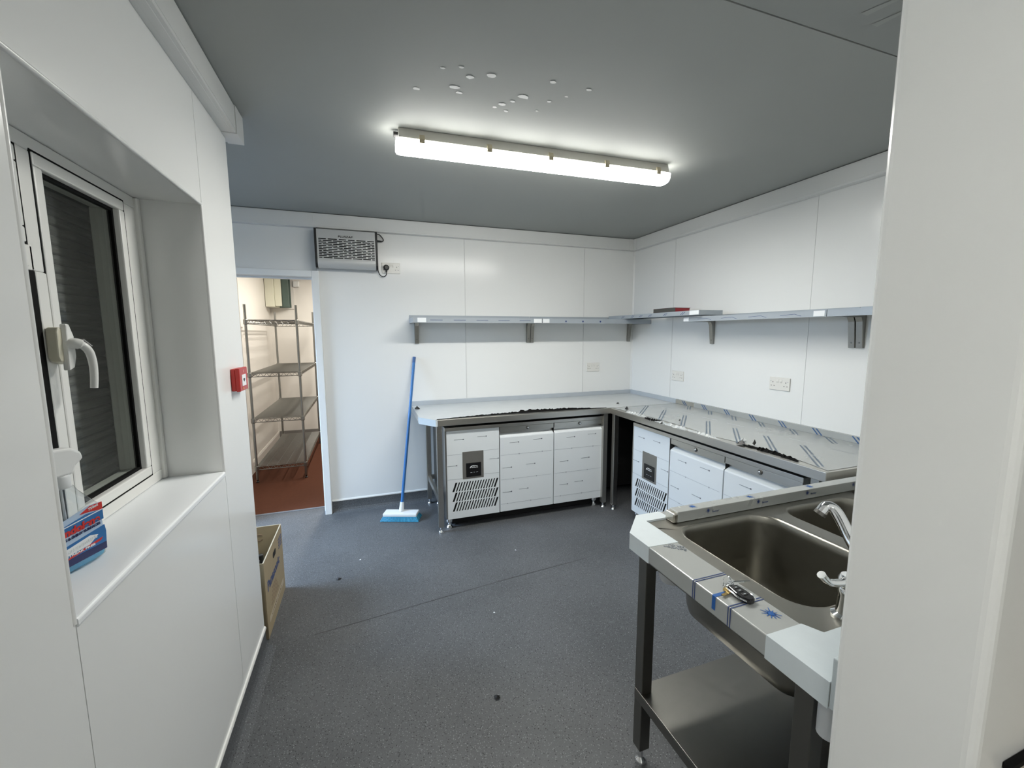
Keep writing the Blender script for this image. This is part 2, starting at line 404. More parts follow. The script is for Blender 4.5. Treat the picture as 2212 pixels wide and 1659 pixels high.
# rear room behind the camera and lobby on the left (mostly out of the frame)
bm = B(); box(bm, -.8, 2.75, -2.3, -2.2, 0, ZC); struct('wall_rear', bm, CLAD)
bm = B(); box(bm, -2.1, XO, 2.02, YE, 0, ZC); struct('wall_lobby', bm, CLAD)
bm = B(); box(bm, -2.1, -2.0, YE, 2.65, 0, ZC); box(bm, -2.1, -2.0, 3.6, YB+.1, 0, ZC); box(bm, -2.1, -2.0, 2.65, 3.6, 2.0, ZC); struct('wall_lobby_side', bm, CLAD)
# store room beyond the door
bm = B(); box(bm, -1.35, -1.21, 3.86, 6.75, 0, ZC); struct('wall_store_left', bm, STOREW)
bm = B(); box(bm, -1.21, 1.05, 6.62, 6.75, 0, ZC); struct('wall_store_back', bm, STOREW)
bm = B(); box(bm, .95, 1.05, 3.86, 6.62, 0, ZC); struct('wall_store_right', bm, STOREW)
bm = B(); prism(bm, [(-1.21, 0), (-1.195, 0), (-1.197, .11), (-1.205, .13), (-1.21, .13)], 'y', 3.87, 6.62); struct('baseboard_store_left', bm, STOREW)
bm = B(); box(bm, -1.195, .95, 6.602, 6.62, 0, .13); struct('baseboard_store_back', bm, GREYSK, bevel=.004)
# service pipe-casing on the store's left wall, near the door
bm = B(); box(bm, -1.21, -1.17, 4.92, 4.98, .10, 2.3); part('casing', bm, STOREW, bpy.data.objects['wall_store_left'])

# coved vinyl skirting + white capping strip
COVE = [(0, .1), (0, 0), (.045, 0), (.028, .006), (.014, .017), (.007, .032), (.004, .055), (.003, .1)]
def cove(name, axis, at, sign, a, b):
    bm = B(); poly = [(at+sign*u, v) for u, v in COVE]
    prism(bm, poly, axis, a, b); o = struct(name, bm, VINYL)
    bm = B(); pc = [(at, .098), (at+sign*.007, .098), (at+sign*.008, .104), (at+sign*.005, .112), (at, .114)]
    prism(bm, pc, axis, a, b); part('capping_strip', bm, UPVC, o)
cove('baseboard_back', 'x', YB, -1, -.312, XR)
cove('baseboard_left', 'y', XL, 1, -2.2, YE)
cove('baseboard_right', 'y', XR, -1, .45, YB)
cove('baseboard_lobby', 'x', YE, 1, -2.0, XL)

# trunking round the top of the walls: body, lid line, joint covers
TD, TH = .052, .110
bm = B(); box(bm, -2.0, XR-TD, YB-TD, YB, ZC-TH, ZC-.004); t1 = struct('trim_1', bm, TRUNK, bevel=.003)
for a, b in ((-2.0, -.338), (-.335, XR-TD-.05)):
    bm = B(); box(bm, a, b, YB-TD-.0022, YB-TD+.001, ZC-TH+.012, ZC-.013); part('trunking_lid', bm, TRUNK, t1, bevel=.0008)
bm = B(); box(bm, XR-TD-.05, XR-TD, YB-TD-.005, YB-TD, ZC-TH-.002, ZC-.004); part('joint_cover', bm, TRUNK, t1, bevel=.001)
bm = B(); box(bm, XR-TD, XR, .45, YB, ZC-TH, ZC-.004); t2 = struct('trim_2', bm, TRUNK, bevel=.003)
bm = B(); box(bm, XR-TD-.0022, XR-TD+.001, .45, YB-TD-.05, ZC-TH+.012, ZC-.013); part('trunking_lid', bm, TRUNK, t2, bevel=.0008)
bm = B(); box(bm, XR-TD-.005, XR-TD, YB-TD-.05, YB-TD-.005, ZC-TH-.002, ZC-.004); part('joint_cover', bm, TRUNK, t2, bevel=.001)
bm = B(); box(bm, XL, XL+TD, -2.2, YE+TD, ZC-TH, ZC-.004); box(bm, -2.0, XL, YE, YE+TD, ZC-TH, ZC-.004); t3 = struct('trim_3', bm, TRUNK)
bm = B(); box(bm, XL+TD-.001, XL+TD+.0022, -2.2, YE-.06, ZC-TH+.012, ZC-.013)
box(bm, XL+.016, XL+TD-.012, -2.2, YE-.06, ZC-TH-.0018, ZC-TH+.001); part('trunking_lid', bm, TRUNK, t3, bevel=.0008)
bm = B(); box(bm, XL-.004, XL+TD+.0045, YE-.055, YE+TD+.0045, ZC-TH-.004, ZC-.003); part('corner_cover', bm, TRUNK, t3, bevel=.001)

# door lining of the store doorway
d1 = sempty('door_1', (DX1, YB, 0))
bm = B(); box(bm, DX1-.012, DX1+.040, YB-.032, 3.862, 0, DZ+.036); part('jamb', bm, PAINTW, d1, bevel=.004)
bm = B(); box(bm, DX0-.040, DX0+.012, YB-.032, 3.862, 0, DZ+.036); part('jamb', bm, PAINTW, d1, bevel=.004)
bm = B(); box(bm, DX0+.0125, DX1-.0125, YB-.030, 3.862, DZ-.012, DZ+.036); part('door_head', bm, PAINTW, d1, bevel=.004)
bm = B(); box(bm, DX1-.024, DX1-.012, 3.76, 3.80, 0, DZ-.012); box(bm, DX0+.012, DX0+.024, 3.76, 3.80, 0, DZ-.012); box(bm, DX0+.024, DX1-.024, 3.76, 3.80, DZ-.024, DZ-.012)
part('door_stop', bm, PAINTW, d1, bevel=.002)
bm = B(); box(bm, DX1-.0135, DX1-.0115, 3.715, 3.735, .55, .61); part('strike_plate', bm, CHROME, d1)
bm = B(); box(bm, DX0, DX1, 3.845, 3.868, 0, .003); part('threshold_strip', bm, GREYP, d1)

# ------------------------------------------------------------------ window
w1 = sempty('window_1', (-.70, 1.35, WZ0))
FX = -.6932
bm = B()
box(bm, -.775, FX, WY0+.001, WY1-.001, WZ0+.001, WZ0+.036); box(bm, -.775, FX, WY0+.001, WY1-.001, WZ1-.036, WZ1-.001)
box(bm, -.775, FX, WY0+.001, WY0+.045, WZ0+.036, WZ1-.036); box(bm, -.775, FX, 1.685, WY1-.001, WZ0+.036, WZ1-.036)
box(bm, -.775, -.6915, 1.264, 1.3005, WZ0+.036, 1.643); box(bm, -.775, -.6915, 1.2535, 1.2945, 1.643, WZ1-.036); box(bm, -.775, -.6915, WY0+.045, 1.264, 1.643, 1.6985)
part('window_frame', bm, UPVC, w1, bevel=.003)
# stepped moulding beside the reveal
bm = B(); box(bm, -.745, -.683, WY1-.022, WY1-.001, WZ0+.001, WZ1-.001); part('frame_bead', bm, UPVC, w1, bevel=.004)
def sash(y0, y1, z0, z1, x0, x1, st, name):
    bm = B()
    box(bm, x0, x1, y0, y1, z0, z0+st); box(bm, x0, x1, y0, y1, z1-st, z1)
    box(bm, x0, x1, y0, y0+st, z0+st, z1-st); box(bm, x0, x1, y1-st, y1, z0+st, z1-st)
    s = part(name, bm, UPVC, w1, bevel=.004)
    g = .009
    bm = B(); a, b, c, d = y0+st, y1-st, z0+st, z1-st
    xg = x1-.016
    box(bm, xg-.012, xg, a-.001, b+.001, c-.001, c+g); box(bm, xg-.012, xg, a-.001, b+.001, d-g, d+.001)
    box(bm, xg-.012, xg, a-.001, a+g, c+g, d-g); box(bm, xg-.012, xg, b-g, b+.001, c+g, d-g)
    part('gasket', bm, RUBBER, s)
    bm = B(); box(bm, xg-.026, xg-.004, a, b, c, d); part('glass', bm, GLASS, s)
    bm = B()
    for (p, q, r, t) in ((y0-.004, y1+.004, z0-.004, z0), (y0-.004, y1+.004, z1, z1+.004), (y0-.004, y0, z0, z1), (y1, y1+.004, z0, z1)):
        box(bm, x0+.001, FX+.0012, p, q, r, t)
    part('seal', bm, RUBBER, s)
    return s
sash(1.299, 1.684, 1.035, 1.912, -.765, -.690, .030, 'sash')
sash(.965, 1.2495, 1.7025, 1.906, -.765, -.690, .034, 'fanlight')
# fixed light on the left: gasket + glass straight in the frame
bm = B(); a, b, c, d = .962, 1.2635, WZ0+.038, 1.6425
box(bm, -.706, -.6925, a, b, c, c+.03); box(bm, -.706, -.6925, a, b, d-.03, d); box(bm, -.706, -.6925, a, a+.03, c+.03, d-.03); box(bm, -.706, -.6925, b-.035, b, c+.03, d-.03)
part('gasket', bm, RUBBER, w1)
bm = B(); box(bm, -.746, -.728, a, b, c, d); part('glass', bm, GLASS, w1)
# hinge cover on the transom
bm = B(); box(bm, -.693, -.6905, 1.19, 1.247, 1.651, 1.684); part('hinge_cover', bm, UPVC, w1, bevel=.002)
# handle: cream back plate, stepped body and curved lever
h = part('handle', prism(B(), [(a-.020, b) for a, b in ((1.288, 1.438), (1.318, 1.430), (1.330, 1.450), (1.330, 1.498), (1.316, 1.516), (1.290, 1.518), (1.284, 1.506), (1.282, 1.450))], 'x', -.690, -.668), CREAM, w1, bevel=.003)
bm = B(); prism(bm, [(a-.026, b) for a, b in ((1.302, 1.416), (1.322, 1.422), (1.332, 1.448), (1.332, 1.496), (1.318, 1.526), (1.306, 1.526))], 'x', -.672, -.659); part('handle_body', bm, UPVC, h, bevel=.003)
bm = B()
path = smooth_path([(-.664, 1.288, 1.478), (-.652, 1.292, 1.480), (-.642, 1.301, 1.474), (-.636, 1.310, 1.458), (-.634, 1.314, 1.430), (-.634, 1.313, 1.400), (-.635, 1.309, 1.370)], 5)
n = len(path); tube(bm, path, [.0125 if i < n*.28 else .0100-.0026*(i/n) for i in range(n)], 12); part('lever', bm, UPVC, h, smooth=True)
bm = B(); tube(bm, [(-.647, 1.304, 1.487), (-.636, 1.314, 1.470)], .0075, 12); part('lock_button', bm, BLACK, h, smooth=True)
# roller shutter outside the glass
sh = thing('roller_shutter', 'dark grey closed roller shutter slats seen through window glass', 'shutter', (-.83, 1.35, .86))
pitch = .0272
bm = B(); z = 0
prism(bm, [(-.006, 0), (.001, .0005), (.0055, .004), (.0085, .011), (.008, .018), (.004, .0235), (.0, .0262), (-.006, .0268)], 'y', -.47, .452)
s0 = part('slat', bm, SHUT, sh, local=True)
for k in range(1, 43):
    c = s0.copy(); C.objects.link(c); c.parent = sh; c.location = (0, 0, pitch*k)
bm = B(); box(bm, -.812, -.794, 1.805, 1.842, .86, 2.06); part('guide_rail', bm, RAIL, sh, bevel=.003)
bm = B(); box(bm, -.86, -.84, .80, 2.02, .80, 2.10); part('shutter_backing', bm, SHADOWB, sh)
# outside reveal behind the shutter
bm = B(); box(bm, XO-.02, -.80, WY1+.16, WY1+.20, WZ0-.1, WZ1+.1); part('outer_reveal', bm, SHADOWB, w1)

# ------------------------------------------------------------------ batten lamp on the ceiling
lx0, lx1, ly0, ly1 = .172, 1.637, 2.098, 2.052
ln_ = lx1-lx0; ang = math.atan2(ly1-ly0, ln_); LL = math.hypot(ln_, ly1-ly0)
lamp = thing('ceiling_light', 'long lit fluorescent batten with clips on the grey ceiling', 'light', ((lx0+lx1)/2, (ly0+ly1)/2, ZC), rotz=ang)
hl = LL/2
bm = B(); prism(bm, [(-.034, 0), (.034, 0), (.046, -.040), (.050, -.050), (-.050, -.050), (-.046, -.040)], 'x', -hl+.012, hl-.012); part('housing', bm, HOUSING, lamp, local=True, bevel=.004)
bm = B()
prof = [(-.051, -.050), (-.051, -.058), (-.047, -.080), (-.036, -.094), (-.018, -.099), (.018, -.099), (.036, -.094), (.047, -.080), (.051, -.058), (.051, -.050)]
rings = []
for x, s in ((-hl, .82), (-hl+.006, .93), (-hl+.02, 1), (hl-.02, 1), (hl-.006, .93), (hl, .82)):
    rings.append([bm.verts.new((x, u*(s if abs(u) > .04 or True else 1), -.050+(v+.050)*s)) for u, v in prof])
for a, b in zip(rings, rings[1:]):
    for k in range(len(prof)): bm.faces.new((a[k], b[k], b[(k+1) % len(prof)], a[(k+1) % len(prof)]))
bm.faces.new(rings[0]); bm.faces.new(rings[-1][::-1]); bmesh.ops.recalc_face_normals(bm, faces=bm.faces[:])
for f in bm.faces:
    if f.normal.z < -.8: f.material_index = 1
part('diffuser', bm, [DIFF, DIFFD], lamp, local=True, smooth=True)
for k in range(5):
    x = -hl+.115+k*(2*hl-.20)/4
    for sgn in (-1, 1):
        bm = B(); prism(bm, [(sgn*.0455, -.030), (sgn*.052, -.030), (sgn*.0565, -.048), (sgn*.0555, -.066), (sgn*.0515, -.066), (sgn*.052, -.050)], 'x', x-.012, x+.012); part('clip', bm, CLIPM, lamp, local=True)
bm = B(); tube(bm, [(-hl+.012, .0, -.02), (-hl-.008, .0, -.02)], .012, 12); part('cable_gland', bm, BLACK, lamp, local=True, smooth=True)

# ------------------------------------------------------------------ insect killer on the back wall, cable and plug
K = thing('insect_killer', 'silver wall-mounted electric insect killer with slotted grille and black ends', 'insect killer', (-.10, YB, 2.0))
kx0, kx1, kz0, kz1, kyf = -.312, .112, 2.012, 2.298, 3.592
side = [(3.700, 2.300), (3.640, 2.310), (3.596, 2.300), (3.588, 2.080), (3.592, 2.040), (3.606, 2.010), (3.640, 2.005), (3.700, 2.015)]
for x in (kx0-.017, kx1):
    bm = B(); prism(bm, side, 'x', x, x+.017); part('end_panel', bm, BLACK, K, bevel=.003)
bm = B(); box(bm, kx0, kx1, 3.625, 3.698, 2.03, 2.29); part('back_box', bm, SHADOWB, K)
# top cover, sloping back
bm = B(); prism(bm, [(3.690, 2.302), (3.640, 2.304), (3.600, 2.296), (3.594, 2.230), (3.600, 2.230), (3.606, 2.290), (3.64, 2.298), (3.690, 2.296)], 'x', kx0, kx1); part('top_cover', bm, SILVER, K)
bm = B(); prism(bm, [(3.592, 2.078), (3.588, 2.060), (3.592, 2.038), (3.604, 2.020), (3.622, 2.012), (3.650, 2.010), (3.650, 2.016), (3.624, 2.019), (3.609, 2.026), (3.598, 2.042), (3.594, 2.060), (3.598, 2.078)], 'x', kx0, kx1); part('catch_tray', bm, SILVER, K, smooth=True)
# grille: rows of bars with staggered webs
bm = B(); rows = 13
for r in range(rows):
    z = 2.230-r*(2.230-2.078)/(rows-1)
    box(bm, kx0, kx1, 3.594, 3.598, z-.0026, z+.0026)
xs_even = [.17, .355, .51, .655, .845]; xs_odd = [.09, .26, .44, .585, .765, .925]
for r in range(rows-1):
    z = 2.230-(r+.5)*(2.230-2.078)/(rows-1)
    for t in (xs_even if r % 2 == 0 else xs_odd):
        x = kx0+t*(kx1-kx0); wds = .013 if r % 2 == 0 else .008
        box(bm, x-wds/2, x+wds/2, 3.5945, 3.5995, z-.004, z+.004)
box(bm, kx0, kx0+.012, 3.5942, 3.5998, 2.076, 2.232); box(bm, kx1-.007, kx1, 3.5942, 3.5998, 2.076, 2.232)
part('grille', bm, SILVER, K)
text('lettering', 'PLUSZAP', .020, (-.107, 3.5935, 2.246), (1, 0, 0), (0, 0, 1), BLACK, K, width=.105, bold=.0004)
bm = B(); tube(bm, smooth_path([(kx1+.006, 3.66, 2.300), (.15, 3.668, 2.296), (.178, 3.675, 2.262), (.165, 3.678, 2.246), (.125, 3.672, 2.248)], 8), .0042, 8); tube(bm, [(.128, 3.672, 2.248), (.165, 3.677, 2.247)], .006, 8)
part('cable_loop', bm, BLACK, K, smooth=True)
bm = B(); tube(bm, smooth_path([(.121, 3.690, 2.24), (.122, 3.692, 2.16), (.123, 3.690, 2.08), (.132, 3.685, 2.005), (.152, 3.678, 1.972), (.176, 3.672, 1.968), (.192, 3.664, 1.985), (.194, 3.660, 2.02)], 8), .0034, 8); part('power_cable', bm, BLACK, K, smooth=True)
bm = B(); lathe(bm, [(.0225, 0), (.0235, -.012), (.021, -.024), (.014, -.030)], (.194, 3.692, 2.042), 'y', 20); tube(bm, [(.194, 3.672, 2.025), (.193, 3.668, 2.005)], .007, 8); part('plug', bm, BLACK, K, smooth=True)

# ------------------------------------------------------------------ twin sockets
def socket(label, loc, rotz):
    S = thing('wall_socket', label, 'socket', loc, rotz=rotz)
    bm = B(); box(bm, -.073, .073, -.009, -.0002, -.043, .043); part('faceplate', bm, SOCKW, S, bevel=.003, local=True)
    for x in (-.012, .012):
        bm = B(); prism(bm, [(-.0125, .016), (-.0105, .028), (-.0088, .028), (-.0088, .006), (-.0098, .006)], 'x', x-.0075, x+.0075); part('rocker_switch', bm, SOCKW, S, local=True, bevel=.0008)
    for x in (-.046, .046):
        bm = B()
        box(bm, x-.002, x+.002, -.0096, -.0085, .006, .014)
        box(bm, x-.014, x-.007, -.0096, -.0085, -.016, -.012); box(bm, x+.007, x+.014, -.0096, -.0085, -.016, -.012)
        part('outlet_holes', bm, BLACK, S, local=True)
    for x in (-.0605, .0605):
        bm = B(); lathe(bm, [(.0028, 0), (.0028, -.0006)], (x, -.009, .016), 'y', 10); part('screw', bm, PALEP, S, local=True)
    return S
socket('white twin socket with black plug, beside the silver insect killer', (.232, YB, 2.040), 0)
socket('white twin socket on back wall above worktop, under the shelf', (2.153, YB, 1.163), 0)
socket('white twin socket on right wall nearest the room corner', (XR, 3.005, 1.122), -math.pi/2)
socket('white twin socket on right wall nearer the sink', (XR, 2.035, 1.160), -math.pi/2)

# ------------------------------------------------------------------ wall shelves
def bracket(parent, along, wall, pos, depth, zt, leg=.212, wd=.034):
    bm = B()
    prof = [(0, zt), (0, zt-leg), (.014, zt-leg), (.032, zt-.06), (.045, zt-.034), (depth*.88, zt-.022), (depth*.88, zt)]
    if along == 'x': prism(bm, [(wall-u, v) for u, v in prof], 'x', pos-wd/2, pos+wd/2)
    else: prism(bm, [(wall-u, v) for u, v in prof], 'y', pos-wd/2, pos+wd/2)
    b = part('bracket', bm, ZINC, parent, bevel=.0015)
    for dz in (.045, .175):
        bm = B()
        if along == 'x': lathe(bm, [(.006, 0), (.004, -.003)], (pos, wall-.034+(.018*(dz-.045)/.13), zt-dz), 'y', 10)
        else: lathe(bm, [(.006, 0), (.004, -.003)], (wall-.034+(.018*(dz-.045)/.13), pos, zt-dz), 'x', 10)
        part('bolt', bm, DKSTEEL, b)
ZS0, ZS1 = 1.588, 1.630
def shelf_back(x0, x1, label, br, tapes):
    S = thing('wall_shelf', label, 'shelf', (x0, YB, ZS0), group='stainless wall shelves')
    bm = B(); box(bm, x0, x1, 3.400, YB, ZS1-.003, ZS1); box(bm, x0, x1, 3.400, 3.403, ZS0, ZS1-.003); box(bm, x0, x1, YB-.004, YB, ZS1, ZS1+.028)
    box(bm, x0, x0+.003, 3.403, YB, ZS0, ZS1-.003); box(bm, x1-.003, x1, 3.403, YB, ZS0, ZS1-.003)
    part('shelf_board', bm, FILMS, S)
    bm = B(); box(bm, x0+.004, x1-.004, 3.403, 3.424, ZS0, ZS0+.003); part('return_lip', bm, STEELH, S)
    for p in br: bracket(S, 'x', YB, p, .29, ZS0-.0005 if False else ZS1-.003)
    for (a, b) in tapes:
        bm = B(); box(bm, a, b, 3.398, 3.4, ZS0+.003, ZS1-.004); part('sticker', bm, LABELW, S)
    return S
s1 = shelf_back(.366, 1.468, 'stainless shelf on back wall, left of two, starting above the broom', (.424, 1.452), ((.400, .468), (1.392, 1.464)))
s2 = shelf_back(1.472, 2.606, 'stainless shelf on back wall, right of two, reaching the room corner', (1.490, 2.560), ((1.477, 1.538),))
bm = B()
for i in range(5): box(bm, .50+i*.19, .60+i*.19, 3.3992, 3.4004, ZS0+.020, ZS0+.023)
part('film_print', bm, NAVY, s1, stuff=True)
for i, x in enumerate((1.70, 1.87, 2.05)):
    bm = B(); lathe(bm, [(.008, 0), (.008, -.0006)], (x, 3.4, ZS0+.018), 'y', 10); part('film_dot', bm, NAVY, s2)
def shelf_right(y0, y1, label, br, tapes, z0=1.585, z1=1.621, xf=2.345):
    S = thing('wall_shelf', label, 'shelf', (XR, y0, z0), group='stainless wall shelves')
    bm = B(); box(bm, xf, XR, y0, y1, z1-.003, z1); box(bm, xf, xf+.003, y0, y1, z0, z1-.003); box(bm, XR-.004, XR, y0, y1, z1, z1+.02)
    box(bm, xf+.003, XR, y0, y0+.003, z0, z1-.003); box(bm, xf+.003, XR, y1-.003, y1, z0, z1-.003)
    part('shelf_board', bm, FILMS, S)
    bm = B(); box(bm, xf+.003, xf+.022, y0+.004, y1-.004, z0, z0+.003); part('return_lip', bm, STEELH, S)
    for p in br: bracket(S, 'y', XR, p, .255, z1-.003, leg=.205)
    for (a, b) in tapes:
        bm = B(); box(bm, xf-.002, xf, a, b, z0+.003, z1-.003); part('sticker', bm, LABELW, S)
    return S
s3 = shelf_right(1.592, 2.668, 'stainless shelf on right wall above the sockets', (2.632, 1.612), ((2.61, 2.664), (1.60, 1.66)))
s4 = shelf_right(.62, 1.588, 'stainless shelf on right wall, partly hidden behind the near wall end', (1.572, .66), ())
bm = B()
for i in range(4):
    y = 2.52-i*.22
    prism(bm, [(y, 1.600), (y-.09, 1.604), (y-.09, 1.606), (y, 1.602)], 'x', 2.3444, 2.3452)
    prism(bm, [(y-.09, 1.604), (y-.13, 1.592), (y-.13, 1.594), (y-.09, 1.606)], 'x', 2.3444, 2.3452)
part('film_print', bm, NAVY, s3, stuff=True)
# loose shelf lying across the corner
S5 = thing('loose_shelf', 'loose stainless shelf lying across the two shelves in the room corner', 'shelf', (2.30, 2.46, 1.632))
bm = B(); za, zb = 1.6325, 1.666
box(bm, 2.305, 2.525, 2.465, 3.668, zb-.003, zb); box(bm, 2.305, 2.308, 2.465, 3.668, za, zb-.003); box(bm, 2.522, 2.525, 2.465, 3.668, za, zb-.003)
box(bm, 2.308, 2.522, 2.465, 2.468, za, zb-.003); box(bm, 2.308, 2.522, 3.665, 3.668, za, zb-.003); part('shelf_board', bm, FILMS, S5)
bm = B(); box(bm, 2.3035, 2.305, 2.468, 2.56, za+.002, zb-.002); part('sticker', bm, LABELW, S5)
bm = B()
for y in (3.45, 3.30, 3.18, 3.05, 2.86, 2.66):
    for k in (0, .02):
        prism(bm, [(y-k, za+.006), (y-k-.03, zb-.008), (y-k-.036, zb-.008), (y-k-.006, za+.006)], 'x', 2.3044, 2.3052)
part('film_print', bm, NAVY, S5, stuff=True)
# red and dark box on top of it
RB = thing('box_file', 'flat red box with dark spine lying on the corner shelf', 'box', (2.45, 2.95, zb))
bm = B(); box(bm, 2.375, 2.52, 2.80, 3.06, zb, zb+.034); part('box_body', bm, REDB, RB, bevel=.002)
bm = B(); box(bm, 2.368, 2.3755, 2.797, 3.063, zb, zb+.038); part('spine', bm, mat('dark_grey_card', (.07, .068, .062), .5), RB, bevel=.001)
bm = B(); box(bm, 2.368, 2.525, 2.797, 3.063, zb+.034, zb+.038); part('lid', bm, mat('dark_red_card', (.16, .03, .03), .5), RB, bevel=.001)

# ------------------------------------------------------------------ broom
br = thing('broom', 'blue-handled broom with white head leaning on back wall by worktop', 'broom', (.225, 3.39, 0))
d = Vector((.27, -.10, 0)).normalized(); n_ = Vector((.10, .27, 0)).normalized()
bc = Vector((.222, 3.385, 0))
bm = B(); obox(bm, bc+Vector((0, 0, .048)), d*.137, n_*.048, Vector((0, 0, .013))); part('broom_head', bm, WPLAST, br, bevel=.006)
bm = B()
for i in range(30):
    for j in range(6):
        p = bc + d*(-.132+.264*i/29) + n_*(-.042+.084*j/5)
        sp = d*(.020*(i/14.5-1)) + n_*(.018*(j/2.5-1))
        a = p+Vector((0, 0, .037)); b = p+sp+Vector((0, 0, .002))
        tube(bm, [a, b], [.0042, .0052], 5)
part('bristles', bm, BRIST, br, stuff=True)
bm = B(); ht = Vector((.398, 3.686, 1.302)); hb = Vector((.224, 3.395, .058)); hd = (ht-hb).normalized()
tube(bm, [hb, hb+hd*.075], [.021, .016], 14); part('handle_socket', bm, WPLAST, br, smooth=True)
bm = B(); tube(bm, [hb+hd*.03, ht-hd*.001], .0122, 14); part('broom_handle', bm, BLUEH, br, smooth=True)
bm = B(); tube(bm, [ht-hd*.05, ht], .0128, 14); part('end_cap', bm, mat('dark_blue_cap', (.02, .09, .27), .35), br, smooth=True)

# ------------------------------------------------------------------ worktop tables
ZT, ZF = .877, .829
def foot(bm, x, y, r=.021):
    lathe(bm, [(r, 0), (r, .006), (r*.7, .014), (.010, .018), (.010, .05)], (x, y, 0), 'z', 16)
def jag_sheet(bm, xs, yb, yf, z, amp, seed):
    rnd = random.Random(seed); prev = None; fr = []
    for x in xs:
        y = yf(x)+amp*(rnd.random()-.5)*2; a = bm.verts.new((x, yb, z)); b = bm.verts.new((x, y, z)); fr.append((x, y))
        if prev: bm.faces.new((prev[1], b, a, prev[0]))
        prev = (a, b)
    return fr
CB = thing('worktop_table', 'stainless corner worktop table along back wall under milky torn film', 'table', (.36, 3.0, 0))
plan = [(.36, 3.70), (.36, 3.145), (.462, 3.0), (1.92, 3.0), (2.612, 3.0), (2.612, 3.70)]
bm = B(); prism(bm, plan, 'z', ZF, ZT); part('worktop', bm, STEELH, CB, bevel=.003)
bm = B(); box(bm, .362, 2.612, 3.682, 3.70, ZT, .917); box(bm, 2.594, 2.612, 3.002, 3.682, ZT, .917); part('upstand', bm, FILMU, CB, bevel=.002)
# milky film over the top with a torn front edge
bm = B()
xs = [.363+i*(1.94-.363)/90 for i in range(91)]
def yfront(x):
    if x < .46: return 3.004+ (3.142-3.004)*(.46-x)/.097
    if x > 1.90: return 3.004
    t = (x-.46)/1.44
    return 3.004+.006+.028*math.sin(math.pi*t)**.7
fr = jag_sheet(bm, xs, 3.681, lambda x: yfront(x)+(.0 if x < .46 else 0), ZT+.0012, .0015, 3)
quad(bm, (1.94, 3.004, ZT+.0012), (2.593, 3.004, ZT+.0012), (2.593, 3.681, ZT+.0012), (1.94, 3.681, ZT+.0012))
part('protective_film', bm, FILMB, CB)
# dark curled torn edge
bm = B(); rnd = random.Random(5); prev = None
for i in range(121):
    x = .47+i*(1.89-.47)/120; t = i/120
    y = yfront(x)-.002
    h1 = (.004+.019*(math.sin(math.pi*t)**1.2)*(.55+.6*rnd.random()))*(1.25 if .45 < t < .9 else .8)
    a = bm.verts.new((x, y-.004, ZT+.0008)); b = bm.verts.new((x+.002*rnd.random(), y+.004, ZT+.001+h1*.9))
    if prev: bm.faces.new((prev[0], a, b, prev[1]))
    prev = (a, b)
part('torn_film_edge', bm, RUBBER, CB)
# white tape at the chamfered corner
bm = B(); prism(bm, [(.3588, 3.20), (.3588, 3.1445), (.4612, 2.9985), (.475, 2.9985), (.475, 3.0), (.462, 3.0012), (.361, 3.1455), (.361, 3.20)], 'z', ZF-.001, ZT+.001); part('corner_tape', bm, TAPE, CB)
LEGX = [(.49, 3.040), (.49, 3.63), (1.895, 3.040), (1.895, 3.63)]
for x, y in LEGX:
    bm = B(); box(bm, x-.020, x+.020, y-.020, y+.020, .045, ZF); l = part('leg', bm, STEEL, CB, bevel=.002)
    bm = B(); foot(bm, x, y); part('foot', bm, CHROME, l, smooth=True)
for x in (.49, 1.895):
    bm = B(); box(bm, x-.0125, x+.0125, 3.06, 3.61, .22, .26); part('side_rail', bm, STEEL, CB, bevel=.002)
bm = B(); box(bm, .51, 1.875, 3.62, 3.645, .22, .26); part('rear_rail', bm, STEEL, CB, bevel=.002)
bm = B(); box(bm, 1.995, 2.57, 3.30, 3.315, .06, ZF-.002); part('corner_shade_sheet', bm, SHADOWB, CB)  # added black sheet, stands in for the deep shade under the corner
# small black scraps and clips left on the film
def scrap(name, label, loc, r, m, cat='scrap', seed=1, h=.012, n=7):
    rnd = random.Random(seed); bm = B(); x, y, z = loc; top = []
    ring = [bm.verts.new((x+r*(.4+.9*rnd.random())*math.cos(2*math.pi*k/n), y+r*(.4+.9*rnd.random())*math.sin(2*math.pi*k/n), z+.0005+h*rnd.random()*.5)) for k in range(n)]
    c = bm.verts.new((x+r*.1, y, z+h)); c2 = bm.verts.new((x, y, z+.0003))
    for k in range(n):
        bm.faces.new((ring[k], ring[(k+1) % n], c)); bm.faces.new((ring[(k+1) % n], ring[k], c2))
    return tag(part(name, bm, m, loc=(x, y, z)), label, cat)
scrap('film_scrap', 'black curl of film on the left end of the back worktop', (.385, 3.50, ZT+.0012), .022, BLACK, seed=2, h=.028)
scrap('film_scrap', 'tiny black bit on the worktop near the room corner', (2.10, 3.16, ZT+.0012), .016, BLACK, seed=3)
scrap('film_scrap', 'black curl standing at inner corner of the worktops', (2.0, 2.88, ZT+.0012), .018, BLACK, seed=8, h=.030)

